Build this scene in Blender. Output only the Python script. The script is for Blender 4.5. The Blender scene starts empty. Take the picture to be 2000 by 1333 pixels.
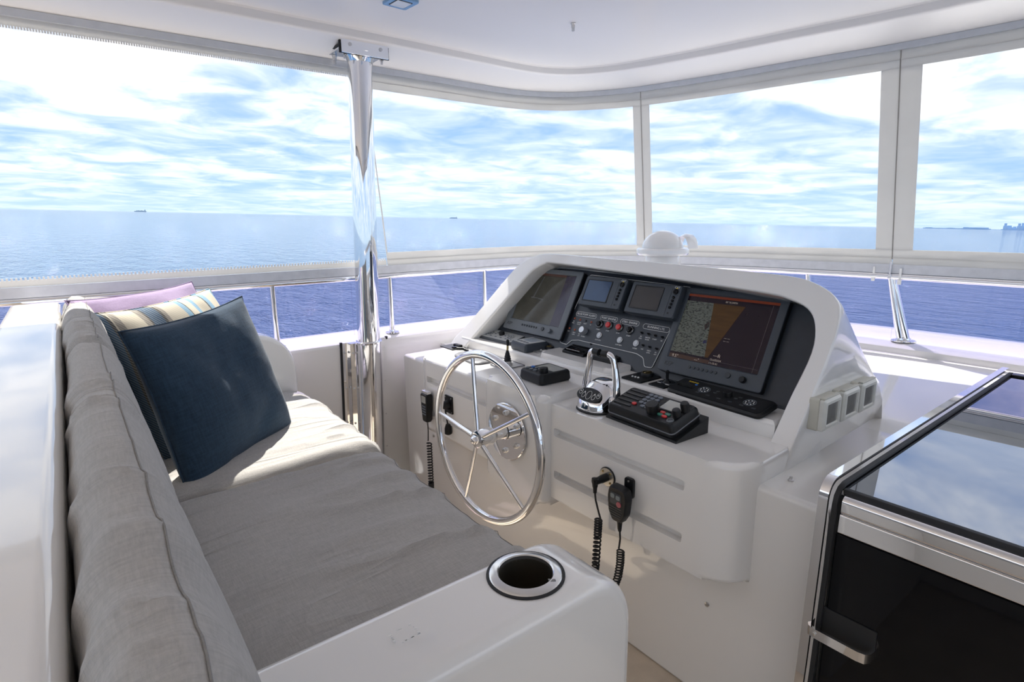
import bpy, bmesh, math, random
from math import sin, cos, pi, radians, sqrt, atan2
from mathutils import Vector as V, Matrix as MX, noise as NZ
scene = bpy.context.scene
COL = scene.collection
random.seed(7)

# ------------------------------------------------------------------ camera
# boat frame: +x = towards the bow, +y = to port, z up, deck at z = 0, metres
F = 1110.0
PITCH, ROLL, HEAD = radians(12.1), radians(-0.8), radians(52.2)
fw = V((cos(HEAD) * cos(PITCH), sin(HEAD) * cos(PITCH), -sin(PITCH)))
rt = V((sin(HEAD), -cos(HEAD), 0))
up = rt.cross(fw)
r2 = rt * cos(ROLL) + up * sin(ROLL)
u2 = -rt * sin(ROLL) + up * cos(ROLL)
CAM = V((0, 0, 1.15))
cd = bpy.data.cameras.new('camera')
cd.sensor_width = 36.0
cd.lens = F / 2000 * 36
cd.clip_start = 0.02
cd.clip_end = 200000
camera = bpy.data.objects.new('camera', cd)
camera.matrix_world = MX(((r2.x, u2.x, -fw.x, CAM.x), (r2.y, u2.y, -fw.y, CAM.y), (r2.z, u2.z, -fw.z, CAM.z), (0, 0, 0, 1)))
COL.objects.link(camera)
scene.camera = camera
# the boat heels 2 degrees to the sea: sea and sky are turned about the same axis
HEEL = MX.Rotation(radians(2.0), 4, fw)
SEA_DROP = 6.0

# ------------------------------------------------------------------ sky
world = bpy.data.worlds.new('sky')
scene.world = world
world.use_nodes = True
nt = world.node_tree
nt.nodes.clear()
class G:
    def __init__(s, nt): s.nt = nt
    def n(s, t, **k):
        o = s.nt.nodes.new(t)
        for a, b in k.items(): setattr(o, a, b)
        return o
    def put(s, sock, v):
        if isinstance(v, bpy.types.NodeSocket): s.nt.links.new(v, sock)
        elif v is not None: sock.default_value = v
    def math(s, op, a, b=None, c=None, clamp=False):
        o = s.n('ShaderNodeMath', operation=op); o.use_clamp = clamp
        for i, v in enumerate((a, b, c)): s.put(o.inputs[i], v)
        return o.outputs[0]
    def ramp(s, f, pts, interp='LINEAR'):
        o = s.n('ShaderNodeValToRGB'); r = o.color_ramp; r.interpolation = interp
        while len(r.elements) < len(pts): r.elements.new(0.5)
        for e, (p, c) in zip(r.elements, pts):
            e.position = p; e.color = c if len(c) == 4 else (*c, 1)
        s.put(o.inputs[0], f)
        return o.outputs[0]
    def mix(s, f, a, b, blend='MIX'):
        o = s.n('ShaderNodeMix', data_type='RGBA', blend_type=blend)
        s.put(o.inputs[0], f); s.put(o.inputs[6], a); s.put(o.inputs[7], b)
        return o.outputs[2]
    def noise(s, vec, scale, detail=4, rough=0.5, dist=0, dim='3D'):
        o = s.n('ShaderNodeTexNoise', noise_dimensions=dim)
        s.put(o.inputs['Vector'], vec)
        o.inputs['Scale'].default_value = scale; o.inputs['Detail'].default_value = detail
        o.inputs['Roughness'].default_value = rough; o.inputs['Distortion'].default_value = dist
        return o.outputs[0]
g = G(nt)
tc = g.n('ShaderNodeTexCoord')
vr = g.n('ShaderNodeVectorRotate', rotation_type='AXIS_ANGLE')
g.put(vr.inputs['Vector'], tc.outputs['Generated'])
vr.inputs['Axis'].default_value = fw
vr.inputs['Angle'].default_value = -radians(2.0)
sp = g.n('ShaderNodeSeparateXYZ'); g.put(sp.inputs[0], vr.outputs[0])
el = g.math('MAXIMUM', sp.outputs[2], 0.0)
den = g.math('ADD', el, 0.09)
cb = g.n('ShaderNodeCombineXYZ')
g.put(cb.inputs[0], g.math('DIVIDE', sp.outputs[0], den))
g.put(cb.inputs[1], g.math('DIVIDE', sp.outputs[1], den))
blue = g.ramp(el, [(0, (.43, .60, .74)), (.06, (.27, .47, .75)), (.22, (.17, .36, .73)), (.6, (.10, .25, .60)), (1, (.07, .20, .52))])
n1 = g.noise(cb.outputs[0], 0.42, 6, .56, .35)
n2 = g.noise(cb.outputs[0], 1.9, 6, .55, .6)
cov = g.math('ADD', g.math('ADD', g.math('MULTIPLY', n1, .66), g.math('MULTIPLY', n2, .34)), g.ramp(el, [(.10, (0, 0, 0)), (.34, (.045, .045, .045))]))
mask = g.ramp(cov, [(.36, (.10, .10, .10)), (.45, (.42, .42, .42)), (.54, (.85, .85, .85)), (.62, (1, 1, 1))])
hz = g.ramp(el, [(0, (.30, .30, .30)), (.05, (.62, .62, .62)), (.16, (1, 1, 1)), (1, (1, 1, 1))])
mk = g.math('MULTIPLY', mask, hz)
shade = g.ramp(n2, [(.33, (.64, .73, .88)), (.6, (1.10, 1.10, 1.10))])
skyc = g.mix(mk, blue, shade)
bg = g.n('ShaderNodeBackground'); g.put(bg.inputs[0], skyc); bg.inputs[1].default_value = 1.04
wo = g.n('ShaderNodeOutputWorld'); g.put(wo.inputs[0], bg.outputs[0])

# ------------------------------------------------------------------ sun, exposure
sun = bpy.data.lights.new('sun', 'SUN')
sun.energy = 6.6
sun.angle = radians(0.55)
sun.color = (1.0, .95, .87)
SUN_DIR = V((-.26, -.74, -1.0)).normalized()
so = bpy.data.objects.new('sun', sun)
so.rotation_euler = SUN_DIR.to_track_quat('-Z', 'Y').to_euler()
so.location = (2, 4, 8)
COL.objects.link(so)
scene.view_settings.view_transform = 'Standard'
scene.view_settings.look = 'None'
scene.view_settings.gamma = 1
scene.view_settings.use_curve_mapping = False
scene.view_settings.exposure = 0.46

# ------------------------------------------------------------------ materials
MATS = {}
def mat(name, col, rough=.4, metal=0, var=.06, vscale=30, bump=0, bscale=200, coat=0, spec=.5, emit=None, estr=1, aniso=None, ior=1.5):
    if name in MATS: return MATS[name]
    m = bpy.data.materials.new(name); m.use_nodes = True
    t = m.node_tree; b = t.nodes['Principled BSDF']; q = G(t)
    tc = q.n('ShaderNodeTexCoord')
    vec = tc.outputs['Object']
    if aniso:
        mp = q.n('ShaderNodeMapping'); q.put(mp.inputs[0], vec); mp.inputs['Scale'].default_value = aniso; vec = mp.outputs[0]
    nz = q.noise(vec, vscale, 3)
    c0 = tuple(max(0, c * (1 - var)) for c in col); c1 = tuple(min(1, c * (1 + var)) for c in col)
    q.put(b.inputs['Base Color'], q.ramp(nz, [(.3, c0), (.7, c1)]))
    b.inputs['Roughness'].default_value = rough; b.inputs['Metallic'].default_value = metal
    b.inputs['Specular IOR Level'].default_value = spec; b.inputs['IOR'].default_value = ior
    b.inputs['Coat Weight'].default_value = coat; b.inputs['Coat Roughness'].default_value = .03
    if bump:
        bp = q.n('ShaderNodeBump'); bp.inputs['Strength'].default_value = bump; bp.inputs['Distance'].default_value = .002
        q.put(bp.inputs['Height'], q.noise(vec, bscale, 4)); q.put(b.inputs['Normal'], bp.outputs[0])
    if emit:
        b.inputs['Emission Color'].default_value = (*emit, 1); b.inputs['Emission Strength'].default_value = estr
    MATS[name] = m
    return m
GEL = mat('gelcoat', (.86, .84, .81), .16, var=.012, vscale=3, coat=.8)
CEIL = mat('ceiling_gelcoat', (.82, .80, .78), .35, var=.012, vscale=2)
DECK = mat('deck_nonskid', (.74, .62, .48), .7, var=.08, vscale=12, bump=.4, bscale=300)
CHROME = mat('polished_steel', (.86, .86, .87), .035, 1, var=.02, vscale=5)
STEEL = mat('brushed_steel', (.62, .61, .60), .28, 1, var=.05, vscale=60)
ALU = mat('aluminium_track', (.60, .62, .65), .4, .35, var=.04)
CANVAS = mat('white_canvas', (.72, .71, .69), .7, var=.04, vscale=9, bump=.5, bscale=25)
_b = CANVAS.node_tree; _p = _b.nodes['Principled BSDF']; _q = G(_b)
_t = _q.n('ShaderNodeBsdfTranslucent'); _t.inputs[0].default_value = (.86, .85, .82, 1)
_m = _q.n('ShaderNodeMixShader'); _m.inputs[0].default_value = .35; _q.put(_m.inputs[1], _p.outputs[0]); _q.put(_m.inputs[2], _t.outputs[0])
_q.put(_b.nodes['Material Output'].inputs[0], _m.outputs[0])
RUB = mat('black_rubber', (.012, .012, .013), .6)
BLK = mat('black_plastic', (.008, .0085, .0095), .36, spec=.35, var=.15, bump=.15, bscale=900)
BLKG = mat('black_gloss', (.005, .005, .006), .03, var=.1, spec=.3, ior=1.4)
CHAR = mat('charcoal_bezel', (.045, .055, .068), .42, var=.05)
DASH = mat('dash_panel_black', (.022, .028, .038), .33, var=.08)
GREYB = mat('grey_bezel', (.12, .135, .15), .38, var=.04)
WHT = mat('white_print', (.85, .85, .83), .5)
PAD = mat('silver_keypad', (.55, .56, .55), .4, var=.03)
RED = mat('red_button', (.62, .03, .03), .3)
BLUEB = mat('blue_button', (.04, .16, .5), .35)
TEAL = mat('green_button', (.05, .22, .16), .4)
GREYK = mat('grey_key', (.16, .18, .21), .45)
SILK = mat('silver_button', (.62, .63, .64), .3, .6)
YEL = mat('yellow_mark', (.85, .62, .03), .5)
LCD = mat('grey_lcd', (.40, .40, .36), .12, var=.03, coat=.4)
BEIGE = mat('beige_plastic', (.56, .54, .46), .45, var=.06, vscale=20)
BRASS = mat('brass_rim', (.35, .27, .12), .3, .9)
LEDR = mat('led_amber', (.34, .07, .04), .3, emit=(1, .25, .08), estr=.04)
LEDK = mat('led_dark', (.03, .03, .03), .3)
def fabric(name, col, var=.16, scale=420, bump=.55, rough=.92, folds=0):
    m = bpy.data.materials.new(name); m.use_nodes = True
    t = m.node_tree; b = t.nodes['Principled BSDF']; q = G(t)
    tc = q.n('ShaderNodeTexCoord')
    ws = []
    for sc in ((1, .12, 1), (.12, 1, .12)):
        mp = q.n('ShaderNodeMapping'); q.put(mp.inputs[0], tc.outputs['Object']); mp.inputs['Scale'].default_value = sc
        ws.append(q.noise(mp.outputs[0], scale, 3, .6))
    w = q.math('ADD', q.math('MULTIPLY', ws[0], .5), q.math('MULTIPLY', ws[1], .5))
    big = q.noise(tc.outputs['Object'], 5, 3)
    w2 = q.math('ADD', q.math('MULTIPLY', w, .8), q.math('MULTIPLY', big, .2))
    q.put(b.inputs['Base Color'], q.ramp(w2, [(.34, tuple(c * (1 - var) for c in col)), (.66, tuple(min(1, c * (1 + var)) for c in col))]))
    bp = q.n('ShaderNodeBump'); bp.inputs['Strength'].default_value = bump; bp.inputs['Distance'].default_value = .0015
    q.put(bp.inputs['Height'], w); q.put(b.inputs['Normal'], bp.outputs[0])
    if folds:
        mp = q.n('ShaderNodeMapping'); q.put(mp.inputs[0], tc.outputs['Object']); mp.inputs['Scale'].default_value = (1.2, 6.5, 1.2); mp.inputs['Rotation'].default_value = (0, 0, radians(-8))
        fn = q.noise(mp.outputs[0], 1.6, 2, .5, .6)
        rg = q.math('POWER', q.math('SUBTRACT', 1.0, q.math('MULTIPLY', q.math('ABSOLUTE', q.math('SUBTRACT', fn, .5)), 5.0), clamp=True), 3.0)
        pm = q.noise(tc.outputs['Object'], 2.5, 1)
        bq = q.n('ShaderNodeBump'); bq.inputs['Strength'].default_value = folds; bq.inputs['Distance'].default_value = .012
        q.put(bq.inputs['Height'], q.math('MULTIPLY', rg, q.ramp(pm, [(.38, (0, 0, 0)), (.6, (1, 1, 1))]))); q.put(bp.inputs['Normal'], bq.outputs[0])
    b.inputs['Roughness'].default_value = rough; b.inputs['Specular IOR Level'].default_value = .2
    b.inputs['Sheen Weight'].default_value = .15
    return m
FAB = fabric('grey_canvas_cushion', (.42, .405, .385), folds=.5)
SEAM = fabric('seam_thread', (.26, .25, .24))
NAVY = fabric('navy_pillow', (.028, .054, .088), .30, 260, .4)
LILAC = fabric('lilac_pillow', (.34, .26, .40), .14, 300, .5)
def stripe_mat():
    m = bpy.data.materials.new('striped_pillow'); m.use_nodes = True
    t = m.node_tree; b = t.nodes['Principled BSDF']; q = G(t)
    tc = q.n('ShaderNodeTexCoord'); s = q.n('ShaderNodeSeparateXYZ'); q.put(s.inputs[0], tc.outputs['Object'])
    f = q.math('ADD', q.math('MULTIPLY', s.outputs[0], 1 / .46), .5)
    cr, nv, tp, lb, dk = (.56, .51, .40), (.03, .08, .15), (.26, .235, .20), (.19, .36, .50), (.05, .05, .05)
    seq = [(.0, nv), (.075, dk), (.09, cr), (.10, tp), (.135, cr), (.25, tp), (.285, dk), (.295, nv), (.37, dk), (.385, tp), (.41, cr), (.52, lb), (.555, dk), (.565, cr), (.63, lb), (.67, cr), (.76, dk), (.77, lb), (.82, cr), (.92, lb), (.96, cr)]
    c = q.ramp(f, seq, 'CONSTANT')
    w = q.n('ShaderNodeTexWave', wave_type='BANDS', bands_direction='DIAGONAL'); q.put(w.inputs[0], tc.outputs['Object'])
    w.inputs['Scale'].default_value = 70; w.inputs['Distortion'].default_value = 1
    q.put(b.inputs['Base Color'], q.mix(q.math('MULTIPLY', w.outputs[1], .22), c, (.8, .78, .7, 1)))
    bp = q.n('ShaderNodeBump'); bp.inputs['Strength'].default_value = .4; bp.inputs['Distance'].default_value = .001
    q.put(bp.inputs['Height'], q.noise(tc.outputs['Object'], 500, 2)); q.put(b.inputs['Normal'], bp.outputs[0])
    b.inputs['Roughness'].default_value = .9; b.inputs['Specular IOR Level'].default_value = .2
    return m
STRIPE = stripe_mat()
def film(name, tint, refl, rough=.02, haze=0.0):
    m = bpy.data.materials.new(name); m.use_nodes = True
    t = m.node_tree; t.nodes.clear(); q = G(t)
    tr = q.n('ShaderNodeBsdfTransparent'); tr.inputs[0].default_value = (*tint, 1)
    gl = q.n('ShaderNodeBsdfGlossy'); gl.inputs['Roughness'].default_value = rough
    tc = q.n('ShaderNodeTexCoord')
    bp = q.n('ShaderNodeBump'); bp.inputs['Strength'].default_value = .15; bp.inputs['Distance'].default_value = .02
    q.put(bp.inputs['Height'], q.noise(tc.outputs['Object'], 3.0, 2)); q.put(gl.inputs['Normal'], bp.outputs[0])
    lw = q.n('ShaderNodeLayerWeight'); lw.inputs[0].default_value = .5
    fr = q.math('ADD', q.math('MULTIPLY', q.math('POWER', lw.outputs['Facing'], 5.0), .96), .04)
    mx = q.n('ShaderNodeMixShader'); q.put(mx.inputs[0], q.math('MULTIPLY', fr, refl)); q.put(mx.inputs[1], tr.outputs[0]); q.put(mx.inputs[2], gl.outputs[0])
    df = q.n('ShaderNodeBsdfTranslucent'); df.inputs[0].default_value = (.9, .93, 1, 1)
    m2 = q.n('ShaderNodeMixShader'); m2.inputs[0].default_value = haze; q.put(m2.inputs[1], mx.outputs[0]); q.put(m2.inputs[2], df.outputs[0])
    o = q.n('ShaderNodeOutputMaterial'); q.put(o.inputs[0], m2.outputs[0])
    return m
VINYL = film('clear_vinyl', (.95, .97, 1.0), .8, .03, .035)
GLASS = film('wind_glass', (.74, .72, .86), 1.0, .01, .012)
def sea_mat():
    m = bpy.data.materials.new('sea_water'); m.use_nodes = True
    t = m.node_tree; b = t.nodes['Principled BSDF']; q = G(t)
    tc = q.n('ShaderNodeTexCoord'); mp = q.n('ShaderNodeMapping'); q.put(mp.inputs[0], tc.outputs['Object'])
    mp.inputs['Rotation'].default_value = (0, 0, radians(35)); mp.inputs['Scale'].default_value = (1, .38, 1)
    a = q.noise(mp.outputs[0], .55, 5, .62, .4); c = q.noise(mp.outputs[0], 2.6, 3, .55, .2)
    h = q.math('ADD', a, q.math('MULTIPLY', c, .34))
    bp = q.n('ShaderNodeBump'); bp.inputs['Strength'].default_value = 1; bp.inputs['Distance'].default_value = 1.3
    q.put(bp.inputs['Height'], h); q.put(b.inputs['Normal'], bp.outputs[0])
    big = q.noise(tc.outputs['Object'], .004, 3)
    q.put(b.inputs['Base Color'], q.ramp(big, [(.3, (.016, .070, .170)), (.7, (.024, .090, .215))]))
    b.inputs['Roughness'].default_value = .05; b.inputs['IOR'].default_value = 1.34
    return m
SEA = sea_mat()
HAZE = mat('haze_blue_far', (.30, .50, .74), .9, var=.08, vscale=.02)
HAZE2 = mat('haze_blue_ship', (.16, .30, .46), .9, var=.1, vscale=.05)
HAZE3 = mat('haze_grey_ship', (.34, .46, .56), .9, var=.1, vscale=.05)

# ------------------------------------------------------------------ mesh helpers
def link(name, me, m, parent=None, M=None, smooth=38):
    if isinstance(me, bmesh.types.BMesh):
        bm = me
        bmesh.ops.recalc_face_normals(bm, faces=bm.faces)
        me = bpy.data.meshes.new(name); bm.to_mesh(me); bm.free()
    if smooth:
        me.polygons.foreach_set('use_smooth', [True] * len(me.polygons))
        me.set_sharp_from_angle(angle=radians(smooth))
    if m: me.materials.clear(); me.materials.append(m)
    o = bpy.data.objects.new(name, me); COL.objects.link(o)
    if parent: o.parent = parent
    if M is not None: o.matrix_local = M
    if 0 < smooth < 60:
        wnm = o.modifiers.new('weighted_normal', 'WEIGHTED_NORMAL'); wnm.keep_sharp = True
    return o
def tag(o, label=None, cat=None, group=None, kind=None):
    if label: o['label'] = label
    if cat: o['category'] = cat
    if group: o['group'] = group
    if kind: o['kind'] = kind
    return o
def thing(name, label, cat, M=None, group=None, kind=None):
    o = bpy.data.objects.new(name, None); COL.objects.link(o); o.empty_display_size = .05
    if M is not None: o.matrix_local = M
    return tag(o, label, cat, group, kind)
def copy_tree(o, parent=None):
    c = o.copy(); COL.objects.link(c)
    if parent: c.parent = parent
    for ch in list(o.children): copy_tree(ch, c)
    return c
def B(): return bmesh.new()
def box(bm, c, s, bev=0, seg=2, M=None):
    r = bmesh.ops.create_cube(bm, size=1)
    vs = r['verts']
    for v in vs: v.co = V((c[0] + v.co.x * s[0], c[1] + v.co.y * s[1], c[2] + v.co.z * s[2]))
    if bev:
        es = list({e for v in vs for e in v.link_edges})
        rr = bmesh.ops.bevel(bm, geom=es, offset=bev, segments=seg, affect='EDGES', profile=.5)
        vs = list({v for f in rr['faces'] for v in f.verts} | {v for v in vs if v.is_valid})
    if M is not None:
        for v in vs: v.co = M @ v.co
    return vs
def bx(x0, x1, y0, y1, z0, z1, bev=0, seg=2, bm=None):
    bm = bm or B(); box(bm, ((x0 + x1) / 2, (y0 + y1) / 2, (z0 + z1) / 2), (abs(x1 - x0), abs(y1 - y0), abs(z1 - z0)), bev, seg); return bm
def rings(bm, R, closed=True, cap=True, wrap=False):
    rows = [[bm.verts.new(p) for p in r] for r in R]
    n = len(R[0])
    pairs = list(zip(rows[:-1], rows[1:]))
    if wrap: pairs.append((rows[-1], rows[0]))
    for a, b in pairs:
        for i in range(n if closed else n - 1):
            j = (i + 1) % n
            try: bm.faces.new((a[i], a[j], b[j], b[i]))
            except ValueError: pass
    if cap and closed and not wrap:
        bm.faces.new(rows[0][::-1]); bm.faces.new(rows[-1])
    return rows
def tube(bm, pts, r, n=12, closed=False, sx=1, sy=1):
    pts = [V(p) for p in pts]; N = len(pts)
    rr = r if isinstance(r, (list, tuple)) else [r] * N
    T = []
    for i in range(N):
        if closed: d = pts[(i + 1) % N] - pts[i - 1]
        else: d = pts[min(i + 1, N - 1)] - pts[max(i - 1, 0)]
        T.append(d.normalized())
    a = V((0, 0, 1)) if abs(T[0].z) < .9 else V((1, 0, 0))
    u = T[0].cross(a).normalized()
    R = []
    for i in range(N):
        u = (u - T[i] * u.dot(T[i])).normalized(); w = T[i].cross(u)
        R.append([pts[i] + (u * cos(2 * pi * k / n) * sx + w * sin(2 * pi * k / n) * sy) * rr[i] for k in range(n)])
    rings(bm, R, True, True, closed)
    return bm
def cyl(bm, p0, p1, r0, r1=None, n=20, bev=0):
    p0, p1 = V(p0), V(p1); r1 = r0 if r1 is None else r1
    if bev:
        d = (p1 - p0).normalized()
        tube(bm, [p0, p1 - d * bev, p1], [r0, r1, max(r1 - bev, 1e-4)], n)
    else: tube(bm, [p0, p1], [r0, r1], n)
    return bm
def lathe(bm, prof, n=32, M=None, cap=True):
    R = [[V((r * cos(2 * pi * k / n), r * sin(2 * pi * k / n), z)) for k in range(n)] for r, z in prof]
    if M is not None: R = [[M @ p for p in r] for r in R]
    rings(bm, R, True, cap)
    return bm
def prism(bm, poly, z0, z1, bev=0, seg=2, M=None, bevtop=True, bevbot=True):
    a = [bm.verts.new((p[0], p[1], z0)) for p in poly]; b = [bm.verts.new((p[0], p[1], z1)) for p in poly]
    n = len(poly); ft = bm.faces.new(b); fb = bm.faces.new(a[::-1]); 
    for i in range(n): bm.faces.new((a[i], a[(i + 1) % n], b[(i + 1) % n], b[i]))
    vs = a + b
    if bev:
        es = (list(ft.edges) if bevtop else []) + (list(fb.edges) if bevbot else [])
        rr = bmesh.ops.bevel(bm, geom=es, offset=bev, segments=seg, affect='EDGES', profile=.5)
        vs = list({v for f in rr['faces'] for v in f.verts} | {v for v in vs if v.is_valid})
    if M is not None:
        for v in vs: v.co = M @ v.co
    return bm
def rrect(w, h, r, n=5, cx=0, cy=0):
    P = []
    for sx, sy, a0 in ((1, 1, 0), (-1, 1, 90), (-1, -1, 180), (1, -1, 270)):
        for k in range(n + 1):
            a = radians(a0 + 90 * k / n); P.append((cx + sx * (w / 2 - r) + r * cos(a), cy + sy * (h / 2 - r) + r * sin(a)))
    return P
def fillet(poly, rad, n=6):
    out = []; N = len(poly)
    for i, p in enumerate(poly):
        r = rad[i] if isinstance(rad, (list, tuple)) else rad
        p = V(p); a = V(poly[i - 1]); b = V(poly[(i + 1) % N])
        if r <= 0: out.append(tuple(p)); continue
        d0 = (a - p).normalized(); d1 = (b - p).normalized()
        ang = d0.angle(d1); d = r / math.tan(ang / 2)
        s = p + d0 * d; e = p + d1 * d
        c = p + (d0 + d1).normalized() * (r / sin(ang / 2))
        v0, v1 = s - c, e - c
        for k in range(n + 1):
            v = v0.lerp(v1, k / n); v.normalize(); out.append(tuple(c + v * r))
    return out
def slab(w, h, t, r=.004, bev=.002, seg=2, bm=None, cx=0, cy=0, z0=0):
    bm = bm or B(); return prism(bm, rrect(w, h, r, 4, cx, cy), z0, z0 + t, bev, seg, bevbot=False)
_tx = {}
def text_mesh(s, size, depth=.0004, align='CENTER', shear=0):
    k = (s, size, align, shear)
    if k in _tx: return _tx[k]
    c = bpy.data.curves.new('lettering', 'FONT'); c.body = s; c.size = size; c.extrude = depth / 2
    c.align_x = align; c.align_y = 'CENTER'; c.resolution_u = 2; c.shear = shear
    o = bpy.data.objects.new('lettering', c); COL.objects.link(o)
    me = bpy.data.meshes.new_from_object(o.evaluated_get(bpy.context.evaluated_depsgraph_get()))
    bpy.data.objects.remove(o); bpy.data.curves.remove(c)
    _tx[k] = me
    return me
def lettering(parent, s, size, x, y, z, m=WHT, align='CENTER', rot=0, M=None, shear=0):
    me = text_mesh(s, size, align=align, shear=shear)
    if me.materials and me.materials[0] != m: me = me.copy()
    return link('lettering', me, m, parent, (M if M is not None else MX.Identity(4)) @ MX.Translation((x, y, z)) @ MX.Rotation(rot, 4, 'Z'), smooth=0)
def boolean(o, cutters):
    o.modifiers.clear()
    for bm in cutters:
        bmesh.ops.recalc_face_normals(bm, faces=bm.faces)
        me = bpy.data.meshes.new('cut'); bm.to_mesh(me); bm.free()
        co = bpy.data.objects.new('cut', me); COL.objects.link(co)
        if o.parent: co.parent = o.parent
        md = o.modifiers.new('cut', 'BOOLEAN'); md.operation = 'DIFFERENCE'; md.object = co; md.solver = 'EXACT'
        bpy.context.view_layer.update()
        nm = bpy.data.meshes.new_from_object(o.evaluated_get(bpy.context.evaluated_depsgraph_get()))
        o.modifiers.clear(); o.data = nm
        bpy.data.objects.remove(co); bpy.data.meshes.remove(me)
    o.data.polygons.foreach_set('use_smooth', [True] * len(o.data.polygons))
    o.data.set_sharp_from_angle(angle=radians(38))
    wnm = o.modifiers.new('weighted_normal', 'WEIGHTED_NORMAL'); wnm.keep_sharp = True
def frame(o, ex, ey, ez):
    return MX(((ex[0], ey[0], ez[0], o[0]), (ex[1], ey[1], ez[1], o[1]), (ex[2], ey[2], ez[2], o[2]), (0, 0, 0, 1)))
TA = radians(63)
DP0 = V((1.319, 0, .69)); DUP = V((cos(TA), 0, sin(TA))); DN = V((-sin(TA), 0, cos(TA)))
def DF(y, t, w=0): return frame(DP0 + V((0, y, 0)) + DUP * t + DN * w, (0, -1, 0), DUP, DN)
def SF(x, y, z, rot=0): return frame((x, y, z), (0, -1, 0), (1, 0, 0), (0, 0, 1)) @ MX.Rotation(rot, 4, 'Z')
def AF(x, y, z): return frame((x, y, z), (0, -1, 0), (0, 0, 1), (-1, 0, 0))
def dpt(y, t, w=0): return DP0 + V((0, y, 0)) + DUP * t + DN * w

# ------------------------------------------------------------------ sea
SM = MX.Translation(CAM) @ HEEL @ MX.Translation((0, 0, -SEA_DROP))
bm = B()
rad = [0.01]; 
while rad[-1] < 90000: rad.append(max(rad[-1] * 1.45, 3))
rings(bm, [[V((r * cos(2 * pi * k / 64), r * sin(2 * pi * k / 64), 0)) for k in range(64)] for r in rad], True, False)
sea = link('sea_water', bm, SEA, M=SM, smooth=0)
tag(sea, 'open blue sea with sun glitter out to the horizon', 'sea', kind='stuff')

# ------------------------------------------------------------------ outline curves of hardtop (T) and rail (R)
YC = .1
T0 = [(-1.4, 2.29), (-.3, 2.29), (.93, 2.29), (1.36, 2.30), (1.80, 2.305), (2.04, 2.225), (2.18, 2.09), (2.28, 1.91), (2.38, 1.56), (2.455, 1.19), (2.52, .9), (2.57, .50), (2.59, YC)]
R0 = [(-3.2, 2.44), (-1.2, 2.38), (.93, 2.275), (1.34, 2.25), (1.74, 2.225), (1.98, 2.14), (2.13, 1.98), (2.25, 1.82), (2.375, 1.5), (2.44, 1.1), (2.465, .82), (2.475, .45), (2.48, YC)]
mir = lambda L: L + [(x, 2 * YC - y) for x, y in L[-2::-1]]
T0, R0 = mir(T0), mir(R0)
def cr(L, s):
    n = len(L); i = min(max(int(s), 0), n - 2); t = s - i
    p = [V(L[min(max(k, 0), n - 1)]) for k in (i - 1, i, i + 1, i + 2)]
    return .5 * ((2 * p[1]) + (p[2] - p[0]) * t + (2 * p[0] - 5 * p[1] + 4 * p[2] - p[3]) * t * t + (3 * p[1] - p[0] - 3 * p[2] + p[3]) * t ** 3)
SMAX = len(T0) - 1
def dense(L, s0, s1, per=10):
    n = max(2, int((s1 - s0) * per)); return [cr(L, s0 + (s1 - s0) * k / n) for k in range(n + 1)]
def normals(P):
    out = []
    for i in range(len(P)):
        d = (P[min(i + 1, len(P) - 1)] - P[max(i - 1, 0)]).normalized(); out.append(V((d.y, -d.x)))  # points to inboard (right of travel)
    return out
def offs(P, d):
    N = normals(P); return [p + n * d for p, n in zip(P, N)]
TD = dense(T0, 0, SMAX)
def p3(P, z): return [V((p.x, p.y, z)) for p in P]
# arc length on the mean curve
ST = [SMAX * k / 1200 for k in range(1201)]
LT = [0.]
for a, b in zip(ST[:-1], ST[1:]): LT.append(LT[-1] + ((cr(T0, b) + cr(R0, b)) / 2 - (cr(T0, a) + cr(R0, a)) / 2).length)
def s2l(s): return LT[min(1200, int(round(s / SMAX * 1200)))]
def l2s(l):
    import bisect
    i = min(max(bisect.bisect_left(LT, l), 1), 1200); f = (l - LT[i - 1]) / max(LT[i] - LT[i - 1], 1e-9)
    return ST[i - 1] + (ST[i] - ST[i - 1]) * f

# ------------------------------------------------------------------ hardtop (ceiling) with stepped rim, edge track
def inset(d, z):
    P = offs(TD, d); N = len(P); return p3(P, z)
bm = B()
lo = [inset(-.035, 1.93), inset(-.05, 1.85), inset(-.035, 1.765), inset(0, 1.758), inset(.03, 1.765), inset(.10, 1.778), inset(.168, 1.796), inset(.178, 1.800), inset(.182, 1.806), inset(.184, 1.826), inset(.190, 1.832), inset(.21, 1.834)]
rw = rings(bm, lo, True, False)
bm.faces.new(rw[-1]); bm.faces.new(rw[0][::-1])
ceil = tag(link('ceiling', bm, CEIL), 'white moulded hardtop ceiling with a stepped rounded rim', kind='structure')
def strip(P0, P1, th, bm=None, n_off=0):
    """solid strip between two 3-D polylines, thickness th towards inboard"""
    bm = bm or B()
    N = normals([V((p.x, p.y)) for p in P0])
    R = []
    for a, b, n in zip(P0, P1, N):
        d = V((n.x, n.y, 0))
        R.append([a + d * n_off, b + d * n_off, b + d * (n_off + th), a + d * (n_off + th)])
    rings(bm, R, True, True)
    return bm
bm = strip(inset(-.012, 1.737), inset(-.012, 1.760), .024)
tag(link('trim_1', bm, ALU), 'grey aluminium awning track around the hardtop edge', kind='structure')

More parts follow.
